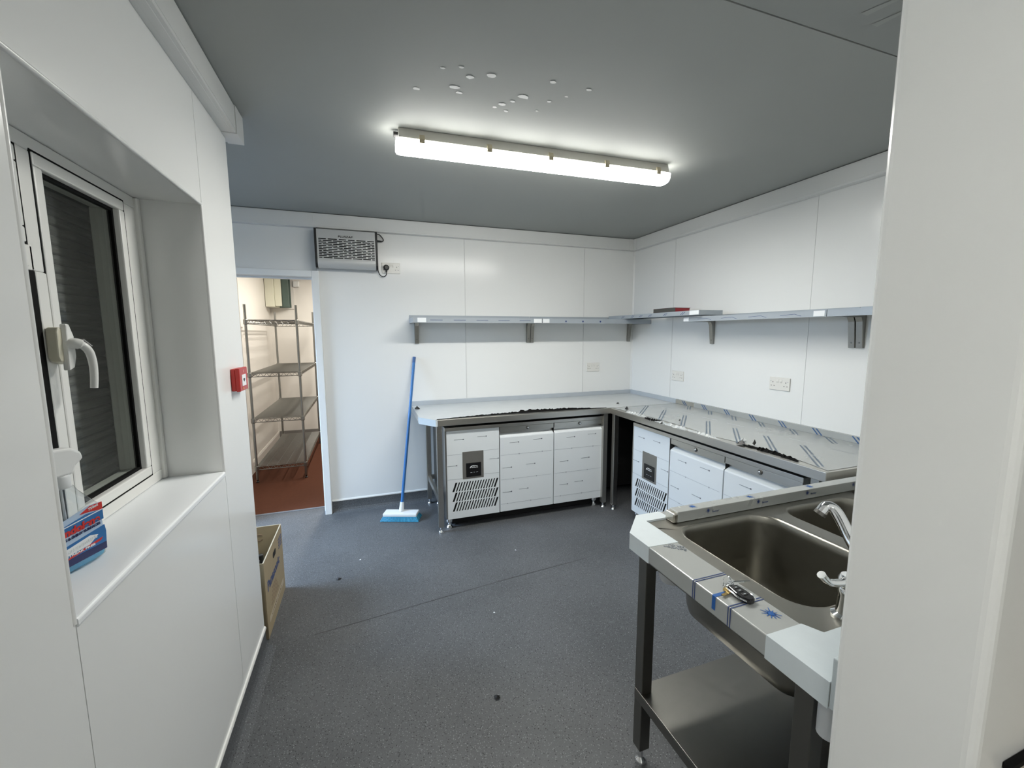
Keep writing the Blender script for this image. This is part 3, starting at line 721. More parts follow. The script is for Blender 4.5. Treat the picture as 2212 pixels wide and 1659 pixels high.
# right-hand table
XFR = 1.925
CR = thing('worktop_table', 'stainless worktop table along right wall under grey printed film', 'table', (XFR, 1.25, 0))
bm = B(); box(bm, XFR, 2.612, 1.247, 2.998, ZF, ZT); part('worktop', bm, STEELH, CR, bevel=.003)
bm = B(); box(bm, 2.594, 2.612, 1.249, 3.0, ZT, .917); part('upstand', bm, FILMG, CR, bevel=.002)
bm = B(); box(bm, 2.5935, 2.5942, 2.78, 2.998, ZT+.003, .914); part('bare_steel_strip', bm, STEELH, CR)
bm = B()
rnd = random.Random(11); prev = None; edge = []
for i in range(111):
    y = 2.996-i*(2.996-1.262)/110; t = i/110
    off = .012+.055*max(0, math.sin(math.pi*min(1, t*1.35)))**1.0*(1 if t < .74 else 0)
    if t > .58: off = .03+.05*max(0, math.sin(math.pi*(t-.58)/.42))
    x = XFR+off+.004*(rnd.random()-.5); edge.append((x, y))
    a = bm.verts.new((x, y, ZT+.0012)); b = bm.verts.new((2.5935, y, ZT+.0012))
    if prev: bm.faces.new((prev[0], prev[1], b, a))
    prev = (a, b)
part('protective_film', bm, FILMG, CR)
# pale crumpled ribbon of film hanging on the front edge, and its black stretch
def ribbon(name, y0, y1, x, m, seed, amp, parent, wd=.018):
    rnd = random.Random(seed); bm = B(); prev = None; n = 46
    ph = rnd.random()*6
    for i in range(n+1):
        y = y0+(y1-y0)*i/n; t = i/n; e = math.sin(math.pi*t)**.5
        xx = x(t)+amp*.6*(rnd.random()-.5)
        a = bm.verts.new((xx-.008, y, ZT+.0015-.010*e*rnd.random())); b = bm.verts.new((xx+wd*e*.5, y+.004*rnd.random(), ZT+.003+amp*e*rnd.random()))
        c = bm.verts.new((xx+wd*e+.003, y, ZT+.0018+.3*amp*e*rnd.random()))
        if prev: bm.faces.new((prev[0], a, b, prev[1])); bm.faces.new((prev[1], b, c, prev[2]))
        prev = (a, b, c)
    return part(name, bm, m, parent)
ribbon('torn_film_edge', 2.80, 2.55, lambda t: XFR+.012+.01*t, SCRAPG, 21, .022, CR, .026)
ribbon('torn_film_edge', 2.55, 2.33, lambda t: XFR+.004, RUBBER, 27, .014, CR, .014)
ribbon('torn_film_edge', 2.42, 1.85, lambda t: XFR+.000+.012*t, SCRAPG, 22, .016, CR, .020)
ribbon('torn_film_edge', 1.72, 1.40, lambda t: XFR+.042-.012*abs(t-.5), RUBBER, 23, .018, CR, .030)
scrap('film_scrap', 'crumpled grey film scrap on the right worktop by its torn edge', (2.04, 1.79, ZT+.0012), .020, SCRAPG, seed=4, h=.022, n=9)
scrap('film_scrap', 'black tuft of film beside the crumpled grey scrap', (1.965, 1.735, ZT+.0012), .024, BLACK, seed=5, h=.026, n=9)
scrap('film_scrap', 'thin black shred standing on right worktop edge near the sink', (2.02, 1.70, ZT+.0012), .010, BLACK, seed=6, h=.035)
scrap('film_scrap', 'tiny black crumb on grey film midway along the right worktop', (2.10, 2.38, ZT+.0012), .010, BLACK, seed=7)
# printed marks on the film: slanted pairs of small lettering lines
bm = B(); bm2 = B()
def dashword(b, c, d, nrm, L, hgt, nl, seed):
    rnd = random.Random(seed); p = 0
    while p < L:
        wl = .008+.010*rnd.random()
        q = c+d*(p-L/2)
        f = [q, q+d*wl*.8, q+d*wl*.8+nrm*hgt, q+nrm*hgt]
        b.faces.new([b.verts.new(v) for v in f]); p += wl
dd = Vector((-.70, -.73, 0)).normalized(); nn = Vector((.73, -.70, 0)).normalized()
for i in range(8):
    y = 2.985-i*.2275
    for (xa, ya, L_) in ((2.26, y, .19), (2.115, y-.150, .20), (2.585, y-.14, .17)):
        for o in (0, .020):
            c = Vector((xa, ya, ZT+.0017))+dd*(L_/2)+nn*o
            if c.y+dd.y*L_/2 < 1.26 or c.y > 2.93: continue
            dashword(bm, c, dd, nn, L_, .0095, 1, i*7+int(o*100))
    if i < 7:
        for xo, yo, L_ in ((2.346, y-.10, .10), (2.352, y-.20, .03)):
            f = [(xo, yo, ZT+.0016), (xo+.0035, yo, ZT+.0016), (xo+.012, yo-L_, ZT+.0016), (xo+.009, yo-L_, ZT+.0016)]
            bm2.faces.new([bm2.verts.new(v) for v in f[::-1]])
part('film_print', bm, mat('print_slate', (.17, .22, .28), .5), CR, stuff=True)
part('film_lines', bm2, PALEP, CR, stuff=True)
bm = B()
for i in range(8):
    y = 2.86-i*.2275
    if y < 1.3: continue
    for o in (0, .024):
        f = [(2.5932, y+o, ZT+.002), (2.5932, y+o+.010, ZT+.002), (2.5932, y+o+.045, .915), (2.5932, y+o+.035, .915)]
        bm.faces.new([bm.verts.new(v) for v in f[::-1]])
part('upstand_print', bm, mat('print_blue', (.04, .10, .24), .5), CR, stuff=True)
for x, y in ((1.953, 2.965), (1.953, 1.30), (2.57, 2.95), (2.57, 1.30)):
    bm = B(); box(bm, x-.020, x+.020, y-.020, y+.020, .045, ZF); l = part('leg', bm, STEEL, CR, bevel=.002)
    bm = B(); foot(bm, x, y); part('foot', bm, CHROME, l, smooth=True)
bm = B(); box(bm, 2.555, 2.58, 1.32, 2.93, .22, .26); part('rear_rail', bm, STEEL, CR, bevel=.002)

# ------------------------------------------------------------------ counter refrigerators (local: width +x, front -y)
def fridge(label, loc, rotz, seed):
    R = thing('counter_fridge', label, 'refrigerator', loc, rotz=rotz, group='two-door counter refrigerators')
    P = lambda name, bm, m, par=R, **k: part(name, bm, m, par, local=True, **k)
    W = 1.367; D = .58
    bm = B(); box(bm, 0, W, .052, D, .09, .800); P('cabinet', bm, DKSTEEL, bevel=.003)
    bm = B(); box(bm, 0, W, .0, .052, .776, .802); P('top_rail', bm, STEELH, bevel=.002)
    bm = B(); box(bm, 0, .010, .0, .052, .09, .776); P('side_edge', bm, STEEL)
    # louvred panel: plates with real slots
    x0, x1, z0, z1 = .012, .424, .087, .776
    sx0, sx1 = .048, .392; rowz = ((.300, .372), (.222, .294), (.144, .216)); ns = 16; lean = .026
    bm = B()
    cuts = [z1]+[v for r in rowz for v in (r[1], r[0])]+[z0]
    for a, b in zip(cuts[0::2], cuts[1::2]): box(bm, x0, x1, 0, .004, b, a)
    for (a, b) in rowz:
        box(bm, x0, sx0, 0, .004, a, b); box(bm, sx1+lean, x1, 0, .004, a, b)
    P('front_panel', bm, FILMW)
    fp = R.children[-1]
    for (a, b) in rowz:
        bm = B(); st = (sx1-sx0)/ns
        prism(bm, [(sx0, b), (sx0, a), (sx0+lean, b)], 'y', 0, .004)
        prism(bm, [(sx1, a), (sx1+lean, a), (sx1+lean, b)], 'y', 0, .004)
        for k in range(1, ns):
            xx = sx0+k*st-st*.26
            prism(bm, [(xx, a), (xx+st*.52, a), (xx+st*.52+lean, b), (xx+lean, b)], 'y', 0, .004)
        P('louvre_bars', bm, FILMW, fp, stuff=True)
    bm = B(); box(bm, x0, x1, .012, .052, z0, z1); P('panel_backing', bm, SHADOWB)
    bm = B(); box(bm, .131, .297, -.0012, .0005, .393, .607); P('bare_steel_patch', bm, mat('bare_steel', (.30, .29, .27), .38, .7))
    bm = B(); box(bm, .158, .276, -.006, .0, .408, .518); ctl = P('controller', bm, BLKGLOSS, bevel=.002)
    bm = B(); tube(bm, smooth_path([(.188, -.0066, .478), (.197, -.0066, .490), (.215, -.0066, .494), (.248, -.0066, .490)], 6), [.0006+.0022*(1-abs(i/18-.3)) for i in range(19)], 6); P('swoosh_logo', bm, LABELW, ctl)
    text('badge_lettering', 'Williams', .014, (.222, -.0064, .481), (1, 0, 0), (0, 0, 1), LABELW, ctl, width=.054, shear=.25, local=True)
    text('badge_lettering', 'REFRIGERATION', .005, (.219, -.0064, .466), (1, 0, 0), (0, 0, 1), PALEP, ctl, width=.045, local=True) if False else None
    bm = B(); box(bm, .190, .205, -.0064, -.006, .440, .443); box(bm, .215, .225, -.0064, -.006, .440, .443); box(bm, .235, .25, -.0064, -.006, .440, .443); P('display_keys', bm, PALEP, ctl)
    for i, (a, b) in enumerate(((.431, .892), (.898, 1.362))):
        bm = B(); prism(bm, [(.0, .087), (.0, .690), (.004, .698), (.040, .716), (.050, .716), (.050, .087)], 'x', a, b); dr = P('door', bm, FILMW, bevel=.003)
        bm = B(); box(bm, a, b, .036, .052, .7165, .736); P('grip_recess', bm, STEELH, dr)
        bm = B(); box(bm, a, b, .004, .052, .737, .7745); ls = P('lock_strip', bm, STEELH, bevel=.0015)
        bm = B(); lathe(bm, [(.0135, 0), (.0135, -.004), (.0115, -.006)], ((a+b)/2+(.0 if i else .002), .004, .756), 'y', 18); lk = P('lock', bm, DKSTEEL, ls, smooth=True)
        bm = B(); lathe(bm, [(.0085, 0), (.0080, -.0035), (.006, -.0045)], ((a+b)/2+(.0 if i else .002), -.002, .756), 'y', 16); P('lock_barrel', bm, CHROME, ls, smooth=True)
        # printed arrows and dotted lines on the film
        bm = B(); bm2 = B(); rnd = random.Random(seed+i)
        for r in range(3):
            z = .645-r*.20
            for k in range(2):
                x = a+.08+.20*k-.06*r+(.03 if i else 0)
                if x < a+.005: x += .06
                box(bm, x, x+.075, -.0012, .0, z+.01*k, z+.0022+.01*k); box(bm, x+.070, x+.079, -.0012, .0, z-.003+.01*k, z+.0052+.01*k)
            zz = z-.095
            box(bm2, a+.004, b-.02, -.0010, .0, zz, zz+.0014)
            for k in range(2): lathe(bm2, [(.005, 0), (.005, -.0011)], (a+.16+.2*k-.05*r, .0, zz), 'y', 8)
        P('film_print', bm, GREYP, dr, stuff=True); P('film_dots', bm2, PALEP, dr, stuff=True)
    bm = B(); bm2 = B()
    for (x, z) in ((.07, .705), (.25, .715), (.015, .505), (.345, .53)):
        L_ = .07; box(bm, x, min(x+L_, .423), -.0012, .0, z, z+.0022)
        if x+L_ < .42: box(bm, x+L_-.004, x+L_+.005, -.0012, .0, z-.003, z+.0052)
    box(bm2, .014, .128, -.001, 0, .592, .5934); box(bm2, .30, .422, -.001, 0, .604, .6054); box(bm2, .014, .128, -.001, 0, .40, .4014); box(bm2, .30, .422, -.001, 0, .415, .4164)
    P('film_print', bm, GREYP, fp, stuff=True); P('film_dots', bm2, PALEP, fp, stuff=True)
    for x, y in ((.030, .045), (1.30, .045), (.030, .53), (1.30, .53)):
        bm = B(); lathe(bm, [(.022, 0), (.024, .012), (.017, .022), (.012, .028), (.012, .05), (.026, .055), (.026, .072), (.018, .09)], (x, y, 0), 'z', 16); P('foot', bm, CHROME, smooth=True)
    bm = B(); box(bm, .055, W-.055, .075, D-.02, .014, .09); P('base_shade_tray', bm, SHADOWB)  # black compressor base, brought low and forward to make the under-fridge shadow
    for a, b in ((.4242, .4308), (.8922, .8978)):
        bm = B(); box(bm, a, b, .012, .0535, .088, .774); P('gap_shade_strip', bm, SHADOWB)  # black strips added in the gaps, their shade put in by colour
    return R
fridge('two-door counter fridge under the back worktop, doors facing the camera', (.533, 3.048, 0), 0, 1)
fridge('two-door counter fridge under the right worktop, behind the sink', (1.972, 2.746, 0), -math.pi/2, 5)

# ------------------------------------------------------------------ sink unit
SX0, SX1, SY0, SY1, SZ = .800, 2.585, .478, 1.217, .845
SK = thing('sink_unit', 'stainless double bowl sink on legs with taped edges beside near wall', 'sink', (SX0, SY0, 0))
ZD = SZ-.006
def rrect(x0, x1, y0, y1, r, n=8):
    pts = []
    for cx, cy, a0 in ((x1-r, y1-r, 0), (x0+r, y1-r, 90), (x0+r, y0+r, 180), (x1-r, y0+r, 270)):
        for k in range(n+1):
            a = math.radians(a0+90*k/n); pts.append((cx+r*math.cos(a), cy+r*math.sin(a)))
    return pts
bowls = [(.968, 1.366, .645, 1.096), (1.446, 1.844, .645, 1.096)]
cells = [(.905, 1.406), (1.406, 1.92)]
bm = B()
CY0, CY1 = .56, 1.122
for (x0, x1, y0, y1), (c0, c1) in zip(bowls, cells):
    hole = rrect(x0-.010, x1+.010, y0-.010, y1+.010, .085); n = len(hole)
    cx, cy = (x0+x1)/2, (y0+y1)/2
    outer = []
    for i, (px, py) in enumerate(hole):
        k = i % 9
        if k == 4:
            outer.append((c1 if px > cx else c0, CY1 if py > cy else CY0)); continue
        ddx, ddy = px-cx, py-cy
        t = min(((c1-cx) if ddx > 0 else (c0-cx))/ddx if abs(ddx) > 1e-6 else 1e9, ((CY1-cy) if ddy > 0 else (CY0-cy))/ddy if abs(ddy) > 1e-6 else 1e9)
        outer.append((cx+ddx*t, cy+ddy*t))
    va = [bm.verts.new((*p, ZD)) for p in outer]; vb = [bm.verts.new((*p, ZD)) for p in hole]
    for i in range(n): bm.faces.new((va[i], va[(i+1) % n], vb[(i+1) % n], vb[i]))
def plate(x0, x1, y0, y1, z=ZD): quad(bm, (x0, y0, z), (x1, y0, z), (x1, y1, z), (x0, y1, z))
plate(.905, SX1, .50, CY0); plate(1.92, SX1, CY0, CY1); plate(.905, SX1, CY1, 1.17)
part('sink_deck', bm, BOWLM, SK)
# raised marine edge: front (left) rim, far rim, near rim
bm = B()
rim = [(SX0, SY0), (.905, SY0), (.905, 1.172), (SX1, 1.172), (SX1, SY1), (.900, SY1), (SX0, 1.112)]
prism(bm, rim, 'z', SZ-.052, SZ); part('rim', bm, FILMG, SK, bevel=.003)
bm = B(); box(bm, .905, SX1, SY0, .50, SZ-.052, SZ); part('rear_rim', bm, STEELH, SK)
bm = B(); box(bm, 1.005, SX1, 1.128, 1.170, SZ-.005, .879); ups = part('upstand', bm, FILMG, SK, bevel=.002)
bm = B(); box(bm, .988, 1.0065, 1.1265, 1.1715, SZ-.004, .874); part('upstand_end', bm, STEELH, SK, bevel=.004)
bm = B(); box(bm, .800, SX1, .4525, .4775, SZ-.052, .898); part('rear_upstand', bm, TAPE, SK, bevel=.002)
# bowls
for (x0, x1, y0, y1) in bowls:
    bm = B(); prof = [(-.010, 0, .085), (-.004, -.002, .080), (0, -.008, .076), (.003, -.03, .074), (.012, -.245, .072), (.020, -.272, .065), (.040, -.290, .05), (.075, -.297, .04)]
    rings = []
    for ins, dz, r in prof: rings.append([bm.verts.new((px, py, ZD+dz)) for px, py in rrect(x0+ins, x1-ins, y0+ins, y1-ins, r)])
    for a, b in zip(rings, rings[1:]):
        for k in range(len(a)): bm.faces.new((a[k], a[(k+1) % len(a)], b[(k+1) % len(a)], b[k]))
    bm.faces.new(rings[-1])
    bw = part('bowl', bm, BOWLM, SK, smooth='all')
    md = bw.modifiers.new('thick', 'SOLIDIFY'); md.thickness = .0012; md.offset = -1
    bm = B(); lathe(bm, [(.042, 0), (.040, .003), (.028, .002), (.026, .001)], ((x0+x1)/2, (y0+y1)/2, ZD-.297), 'z', 20); part('waste', bm, CHROME, bw, smooth=True)
# tape: far-left corner and near-left corner, wrapped over top and face
bm = B(); prism(bm, [(SX0-.0015, 1.014), (.9055, 1.009), (.9055, 1.168), (1.00, 1.168), (1.00, SY1+.0015), (.899, SY1+.0015), (SX0-.0015, 1.1125)], 'z', SZ-.053, SZ+.0012); part('corner_tape', bm, TAPE, SK)
bm = B(); prism(bm, [(SX0-.0015, SY0+.001), (.9055, SY0+.001), (1.03, .510), (1.03, .575), (.925, .575), (.9055, .612), (SX0-.0015, .612)], 'z', SZ-.054, SZ+.0012); part('corner_tape', bm, TAPE, SK)
# printed film on the front rim: double lines, solid bar, splash logo, lettering
def band(y, wd, m, xx=.9052, zz=SZ-.050):
    bm = B(); quad(bm, (SX0-.0009, y+wd, SZ+.0009), (SX0-.0009, y, SZ+.0009), (xx, y, SZ+.0009), (xx, y+wd, SZ+.0009)); quad(bm, (SX0-.0009, y, SZ+.0009), (SX0-.0009, y+wd, SZ+.0009), (SX0-.0009, y+wd, zz), (SX0-.0009, y, zz))
    part('print_band', bm, m, SK)
band(.820, .0028, NAVY); band(.827, .0028, NAVY); band(.705, .0028, NAVY); band(.712, .0028, NAVY); band(.752, .011, BLUEP, .868, SZ-.036)
def splash(c, r, par, name='splash_logo', up=(0, 0, 1), m=BLUEP, seed=1):
    bm = B(); c = Vector(c); nrm = Vector(up); a = nrm.cross(Vector((1, 0, 0))); a = a.normalized() if a.length > .1 else Vector((0, 1, 0)); b = nrm.cross(a)
    rnd = random.Random(seed)
    ring = [bm.verts.new(c+.42*r*(math.cos(t*math.pi/8)*a+math.sin(t*math.pi/8)*b)) for t in range(16)]; f = bm.faces.new(ring)
    for k in range(11):
        t = 2*math.pi*k/11; rr = r*(.75+.45*rnd.random()); u = math.cos(t)*a+math.sin(t)*b; v = -math.sin(t)*a+math.cos(t)*b
        q = [c+u*.35*r+v*.09*r, c+u*rr+v*.03*r, c+u*rr-v*.03*r, c+u*.35*r-v*.09*r]; bm.faces.new([bm.verts.new(x) for x in q])
    bmesh.ops.recalc_face_normals(bm, faces=bm.faces[:]); part(name, bm, m, par)
splash((.873, .660, SZ+.0011), .020, SK)
td = Vector((-.75, .67, 0)).normalized(); tu = Vector((-.67, -.75, 0)).normalized()
text('film_lettering', 'Solution', .017, (.8705, .982, SZ+.0010), td, tu, GREYP, SK, width=.066, bold=.0004)
text('film_lettering', 'SER CU', .014, (.8835, .9915, SZ+.0010), td, tu, GREYP, SK, width=.046, bold=.0003)
for i, x in enumerate((1.09, 1.36, 1.68)):
    splash((x, 1.150, .8796), .016, ups, seed=3+i)
for i, x in enumerate((1.16, 1.40, 1.66, 1.93)):
    splash((x-.02, 1.1272, .866), .011, ups, name='upstand_logo', up=(0, -1, 0), m=NAVY, seed=9+i)
    text('upstand_lettering', 'laser', .011, (x+.015, 1.1272, .860), (1, 0, 0), (0, 0, 1), NAVY, ups, width=.032)
# legs, rails, under-shelf
for x, y in ((.857, 1.090), (.857, .548), (2.54, 1.090), (2.54, .548)):
    bm = B(); box(bm, x-.020, x+.020, y-.020, y+.020, .060, SZ-.052); l = part('leg', bm, DKSTEEL, SK, bevel=.002)
    bm = B(); lathe(bm, [(.021, 0), (.0215, .006), (.018, .013), (.011, .019), (.009, .024), (.009, .062)], (x, y, 0), 'z', 18); part('foot', bm, CHROME, l, smooth=True)
for x in (.857, 2.54):
    bm = B(); box(bm, x-.015, x+.015, .57, 1.068, .755, .790); part('side_rail', bm, DKSTEEL, SK)
bm = B(); box(bm, .872, 2.525, 1.1105, 1.128, .690, .725); part('cross_rail', bm, DKSTEEL, SK)
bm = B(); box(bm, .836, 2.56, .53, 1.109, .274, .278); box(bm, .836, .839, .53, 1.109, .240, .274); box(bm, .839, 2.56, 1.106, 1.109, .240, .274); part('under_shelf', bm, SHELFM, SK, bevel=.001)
bm = B(); tube(bm, [(.845, .500, .70), (.845, .500, .845-.053)], .021, 18); part('drain_pipe', bm, PIPEW, SK, smooth=True)
bm = B(); lathe(bm, [(.034, 0), (.040, .012), (.040, .060), (.030, .070)], (.895, 1.02, .715), 'z', 20); part('trap_cap', bm, PIPEW, SK, smooth=True)
# mixer tap: body, two lever handles, swivel spout
TP = thing('mixer_tap', 'chrome lever mixer tap behind the near wall end', 'tap', (1.02, .575, ZD))
bm = B(); lathe(bm, [(.030, 0), (.030, .006), (.021, .012), (.019, .055), (.022, .068), (.020, .075)], (1.035, .600, ZD), 'z', 20)
lathe(bm, [(.030, 0), (.030, .006), (.021, .012), (.019, .055), (.022, .068), (.020, .075)], (1.235, .600, ZD), 'z', 20)
tube(bm, [(1.035, .600, ZD+.055), (1.235, .600, ZD+.055)], .019, 16); part('tap_body', bm, CHROME, TP, smooth=True)
for x, sx in ((1.035, -1), (1.235, 1)):
    bm = B(); lathe(bm, [(.019, 0), (.022, .006), (.022, .02), (.016, .028)], (x, .600, ZD+.076), 'z', 18)
    pth = smooth_path([(x, .600, ZD+.092), (x+sx*.03, .602, ZD+.090), (x+sx*.060, .606, ZD+.097), (x+sx*.082, .609, ZD+.117)], 5); n = len(pth)
    tube(bm, pth, [.010-.003*(i/n) if i < n*.6 else .0068+.003*((i-n*.6)/(n*.4)) for i in range(n)], 12); part('lever', bm, CHROME, TP, smooth=True)
bm = B()
pth = smooth_path([(1.135, .600, ZD+.055), (1.137, .600, ZD+.15), (1.155, .605, ZD+.225), (1.185, .635, ZD+.235), (1.21, .70, ZD+.205), (1.225, .745, ZD+.185), (1.222, .765, ZD+.160)], 7)
pth = smooth_path([(1.135, .600, ZD+.050), (1.150, .625, ZD+.075), (1.180, .685, ZD+.115), (1.192, .722, ZD+.157), (1.194, .745, ZD+.180), (1.186, .760, ZD+.184), (1.176, .766, ZD+.168)], 7)
tube(bm, pth, .0145, 14); part('spout', bm, CHROME, TP, smooth=True)
bm = B(); tube(bm, [pth[-1], pth[-1]+(pth[-1]-pth[-2]).normalized()*.010], .0155, 14); part('aerator', bm, DKSTEEL, TP, smooth=True)

# ------------------------------------------------------------------ car keys lying on the rim
KY = thing('car_key', 'black and chrome car key fob with keys on the sink edge', 'keys', (.860, .732, SZ+.001), rotz=math.radians(-93))
# local: x along the fob towards the camera
P = lambda name, bm, m, par=KY, **k: part(name, bm, m, par, local=True, **k)
prof = [(-.032, -.014), (-.030, .014), (.000, .0185), (.022, .016), (.034, .007), (.034, -.007), (.022, -.016), (.000, -.0185)]
bm = B(); prism(bm, prof, 'z', 0, .013); fob = P('key_fob', bm, BLKGLOSS, bevel=.004, seg=3)
bm = B(); tube(bm, smooth_path([(-.031, -.0165, .0085), (-.010, -.0195, .009), (.012, -.0195, .009), (.030, -.0125, .0085)], 5), .0022, 8); tube(bm, smooth_path([(-.031, .0165, .0085), (-.010, .0195, .009), (.012, .0195, .009), (.030, .0125, .0085)], 5), .0022, 8); P('chrome_trim', bm, CHROME, fob, smooth=True)
for x in (-.018, -.005, .010):
    bm = B(); box(bm, x-.0045, x+.0045, -.0075, .0075, .0125, .0142); P('button', bm, BLACK, fob, bevel=.001)
    bm = B(); box(bm, x-.0014, x+.0014, -.003, .003, .0141, .0146); P('button_mark', bm, PALEP, fob)
text('fob_lettering', 'MINI', .006, (-.0265, 0, .0134), (0, 1, 0), (-1, 0, 0), LABELW, fob, local=True) if False else None
bm = B(); box(bm, -.038, -.031, -.010, .010, .002, .012); P('fob_end', bm, CHROME, fob, bevel=.002)
def ring(bm, c, r, ax, ay, t=.0011):
    c = Vector(c); ax = Vector(ax); ay = Vector(ay)
    tube(bm, [c+r*(math.cos(2*math.pi*k/24)*ax+math.sin(2*math.pi*k/24)*ay) for k in range(25)], t, 6, cap=False)
bm = B(); ring(bm, (-.047, .0, .0125), .0125, (1, 0, 0), (0, .35, .93)); ring(bm, (-.047, .001, .0125), .0125, (1, 0, 0), (0, .38, .92)); P('key_ring', bm, CHROME, smooth=True)
bm = B(); ring(bm, (-.040, .006, .006), .008, (.8, .6, 0), (-.5, .6, .6)); ring(bm, (-.042, -.008, .006), .007, (.9, -.3, .3), (.2, .9, .4)); P('small_rings', bm, CHROME, smooth=True)
bm = B(); obox(bm, (-.040, .034, .010), Vector((.010, .024, .003)), Vector((.0022, -.0009, 0)), Vector((0, 0, .0011))); lathe(bm, [(.009, 0), (.009, .002)], (-.046, .010, .008), 'z', 14); P('house_key', bm, CHROME)
bm = B(); obox(bm, (-.016, -.029, .004), Vector((.003, -.016, 0)), Vector((.0035, .0006, 0)), Vector((0, 0, .0011))); lathe(bm, [(.010, 0), (.010, .002)], (-.028, -.016, .002), 'z', 14); P('brass_key', bm, BRASS)

# ------------------------------------------------------------------ fire alarm call point on the left wall
CP = thing('alarm_call_point', 'red square fire alarm call point near the left wall end', 'fire alarm', (XL, 1.997, 1.27))
bm = B(); box(bm, XL+.0003, -.494, 1.940, 2.054, 1.272, 1.362); part('back_box', bm, REDP, CP, bevel=.003)
bm = B(); box(bm, -.4945, -.479, 1.938, 2.056, 1.270, 1.364); cf = part('front_cover', bm, REDP, CP, bevel=.003)
bm = B(); box(bm, -.4792, -.4778, 1.968, 2.026, 1.290, 1.336); pf = part('press_panel', bm, LABELW, CP)
bm = B(); prism(bm, [(1.985, 1.314), (1.997, 1.306), (2.009, 1.314), (2.009, 1.320), (1.985, 1.320)], 'x', -.4778, -.4772); part('press_symbol', bm, BLACK, pf)
bm = B(); box(bm, -.4792, -.4780, 1.975, 1.987, 1.276, 1.284); part('test_slot', bm, mat('amber_mark', (.7, .35, .08), .4), CP)
bm = B(); prism(bm, [(1.993, 1.344), (2.001, 1.344), (2.004, 1.350), (1.997, 1.358), (1.990, 1.350)], 'x', -.4792, -.4784); part('flame_mark', bm, mat('pale_red_mark', (.62, .25, .22), .4), CP)

# ------------------------------------------------------------------ spray bottle on the sill
BT = thing('spray_bottle', 'clear trigger spray bottle of blue glass cleaner on the window sill', 'bottle', (-.626, 1.131, WZ0), rotz=math.radians(71.3))
P = lambda name, bm, m, par=BT, **k: part(name, bm, m, par, local=True, **k)
def loft(bm, secs, n=28, e=3.2, cap=True):
    rings = []
    for z, hx, hy, ox in secs:
        r = []
        for k in range(n):
            a = 2*math.pi*k/n; c, s = math.cos(a), math.sin(a)
            r.append(bm.verts.new((ox+hx*math.copysign(abs(c)**(2/e), c), hy*math.copysign(abs(s)**(2/e), s), z)))
        rings.append(r)
    for a, b in zip(rings, rings[1:]):
        for k in range(n): bm.faces.new((a[k], a[(k+1) % n], b[(k+1) % n], b[k]))
    if cap: bm.faces.new(rings[0][::-1]); bm.faces.new(rings[-1])
    return bm
body = [(.001, .058, .024, 0), (.006, .066, .029, 0), (.020, .070, .031, 0), (.045, .065, .029, 0), (.070, .060, .028, 0), (.110, .059, .028, 0), (.128, .059, .028, 0), (.134, .053, .026, 0), (.150, .040, .023, 0), (.170, .024, .018, 0), (.182, .018, .016, 0)]
bm = B(); loft(bm, body); P('clear_bottle', bm, CLEAR, smooth=True)
bm = B(); loft(bm, [(z+.002 if i == 0 else z, hx-.002, hy-.002, o) for i, (z, hx, hy, o) in enumerate(body[:5])]+[(.078, .049, .026, 0)]); P('blue_liquid', bm, LIQUID, smooth=True)
# front label: white shield with coloured fields
zl = lambda v: .036+(v-.02)*.865
def lab(pts, y, m, name): bm = B(); prism(bm, [(u*1.16-.006, zl(v)) for u, v in pts], 'y', y, y+.0004); return P(name, bm, m)
lb = lab([(-.046, .020), (.044, .020), (.047, .055), (.044, .130), (.020, .131), (-.020, .118), (-.046, .112)], -.0320, LPALE, 'front_label')
def lab2(pts, y, m, name): bm = B(); prism(bm, [(u*1.16, v) for u, v in pts], 'y', y, y+.0004); return P(name, bm, m, lb)
lab2([(-.046, .020), (.044, .020), (.0445, .036), (-.046, .036)], -.0325, LNAVY, 'label_foot')
lab2([(-.046, .036), (.0445, .036), (.046, .060), (.044, .076), (-.046, .062)], -.0324, LBLUE, 'label_field')
lab2([(-.046, .084), (.044, .090), (.044, .112), (.012, .116), (-.046, .104)], -.0324, LBLUE, 'label_sky')
lab2([(.044, .112), (.044, .130), (.020, .1305), (.000, .120), (.020, .118)], -.0326, LRED, 'label_corner')
lab2([(-.030, .058), (.015, .066), (.030, .060), (.012, .046), (-.030, .044)], -.0327, LABELW, 'label_shine')
lab2([(-.038, .034), (.034, .044), (.038, .050), (-.02, .041)], -.0328, LRED, 'label_ribbon')
lab2([(-.046, .102), (.044, .112), (.044, .114), (-.046, .104)], -.0327, LABELW, 'label_stripe')
text('label_lettering', 'Windolene', .021, (-.012, -.0330, zl(.086)), (1, 0, .06), (-.06, 0, 1), LRED, lb, width=.106, shear=.15, local=True, bold=.0011)
text('label_lettering', 'GLASS & SHINY SURFACES', .0075, (-.006, -.0330, zl(.071)), (1, 0, .08), (-.08, 0, 1), LNAVY, lb, width=.096, local=True, bold=.0003)
text('label_lettering', 'DIAMOND SHINE', .0085, (-.002, -.0332, zl(.0405)), (1, 0, .12), (-.12, 0, 1), LABELW, lb, width=.066, local=True, bold=.0003)
text('label_lettering', 'STREAK FREE', .006, (-.006, -.0330, zl(.027)), (1, 0, 0), (0, 0, 1), LABELW, lb, width=.062, local=True, bold=.0002)
text('label_lettering', '750ml', .008, (.030, -.0330, zl(.1235)), (1, 0, .15), (-.15, 0, 1), LABELW, lb, width=.022, local=True, bold=.0002)
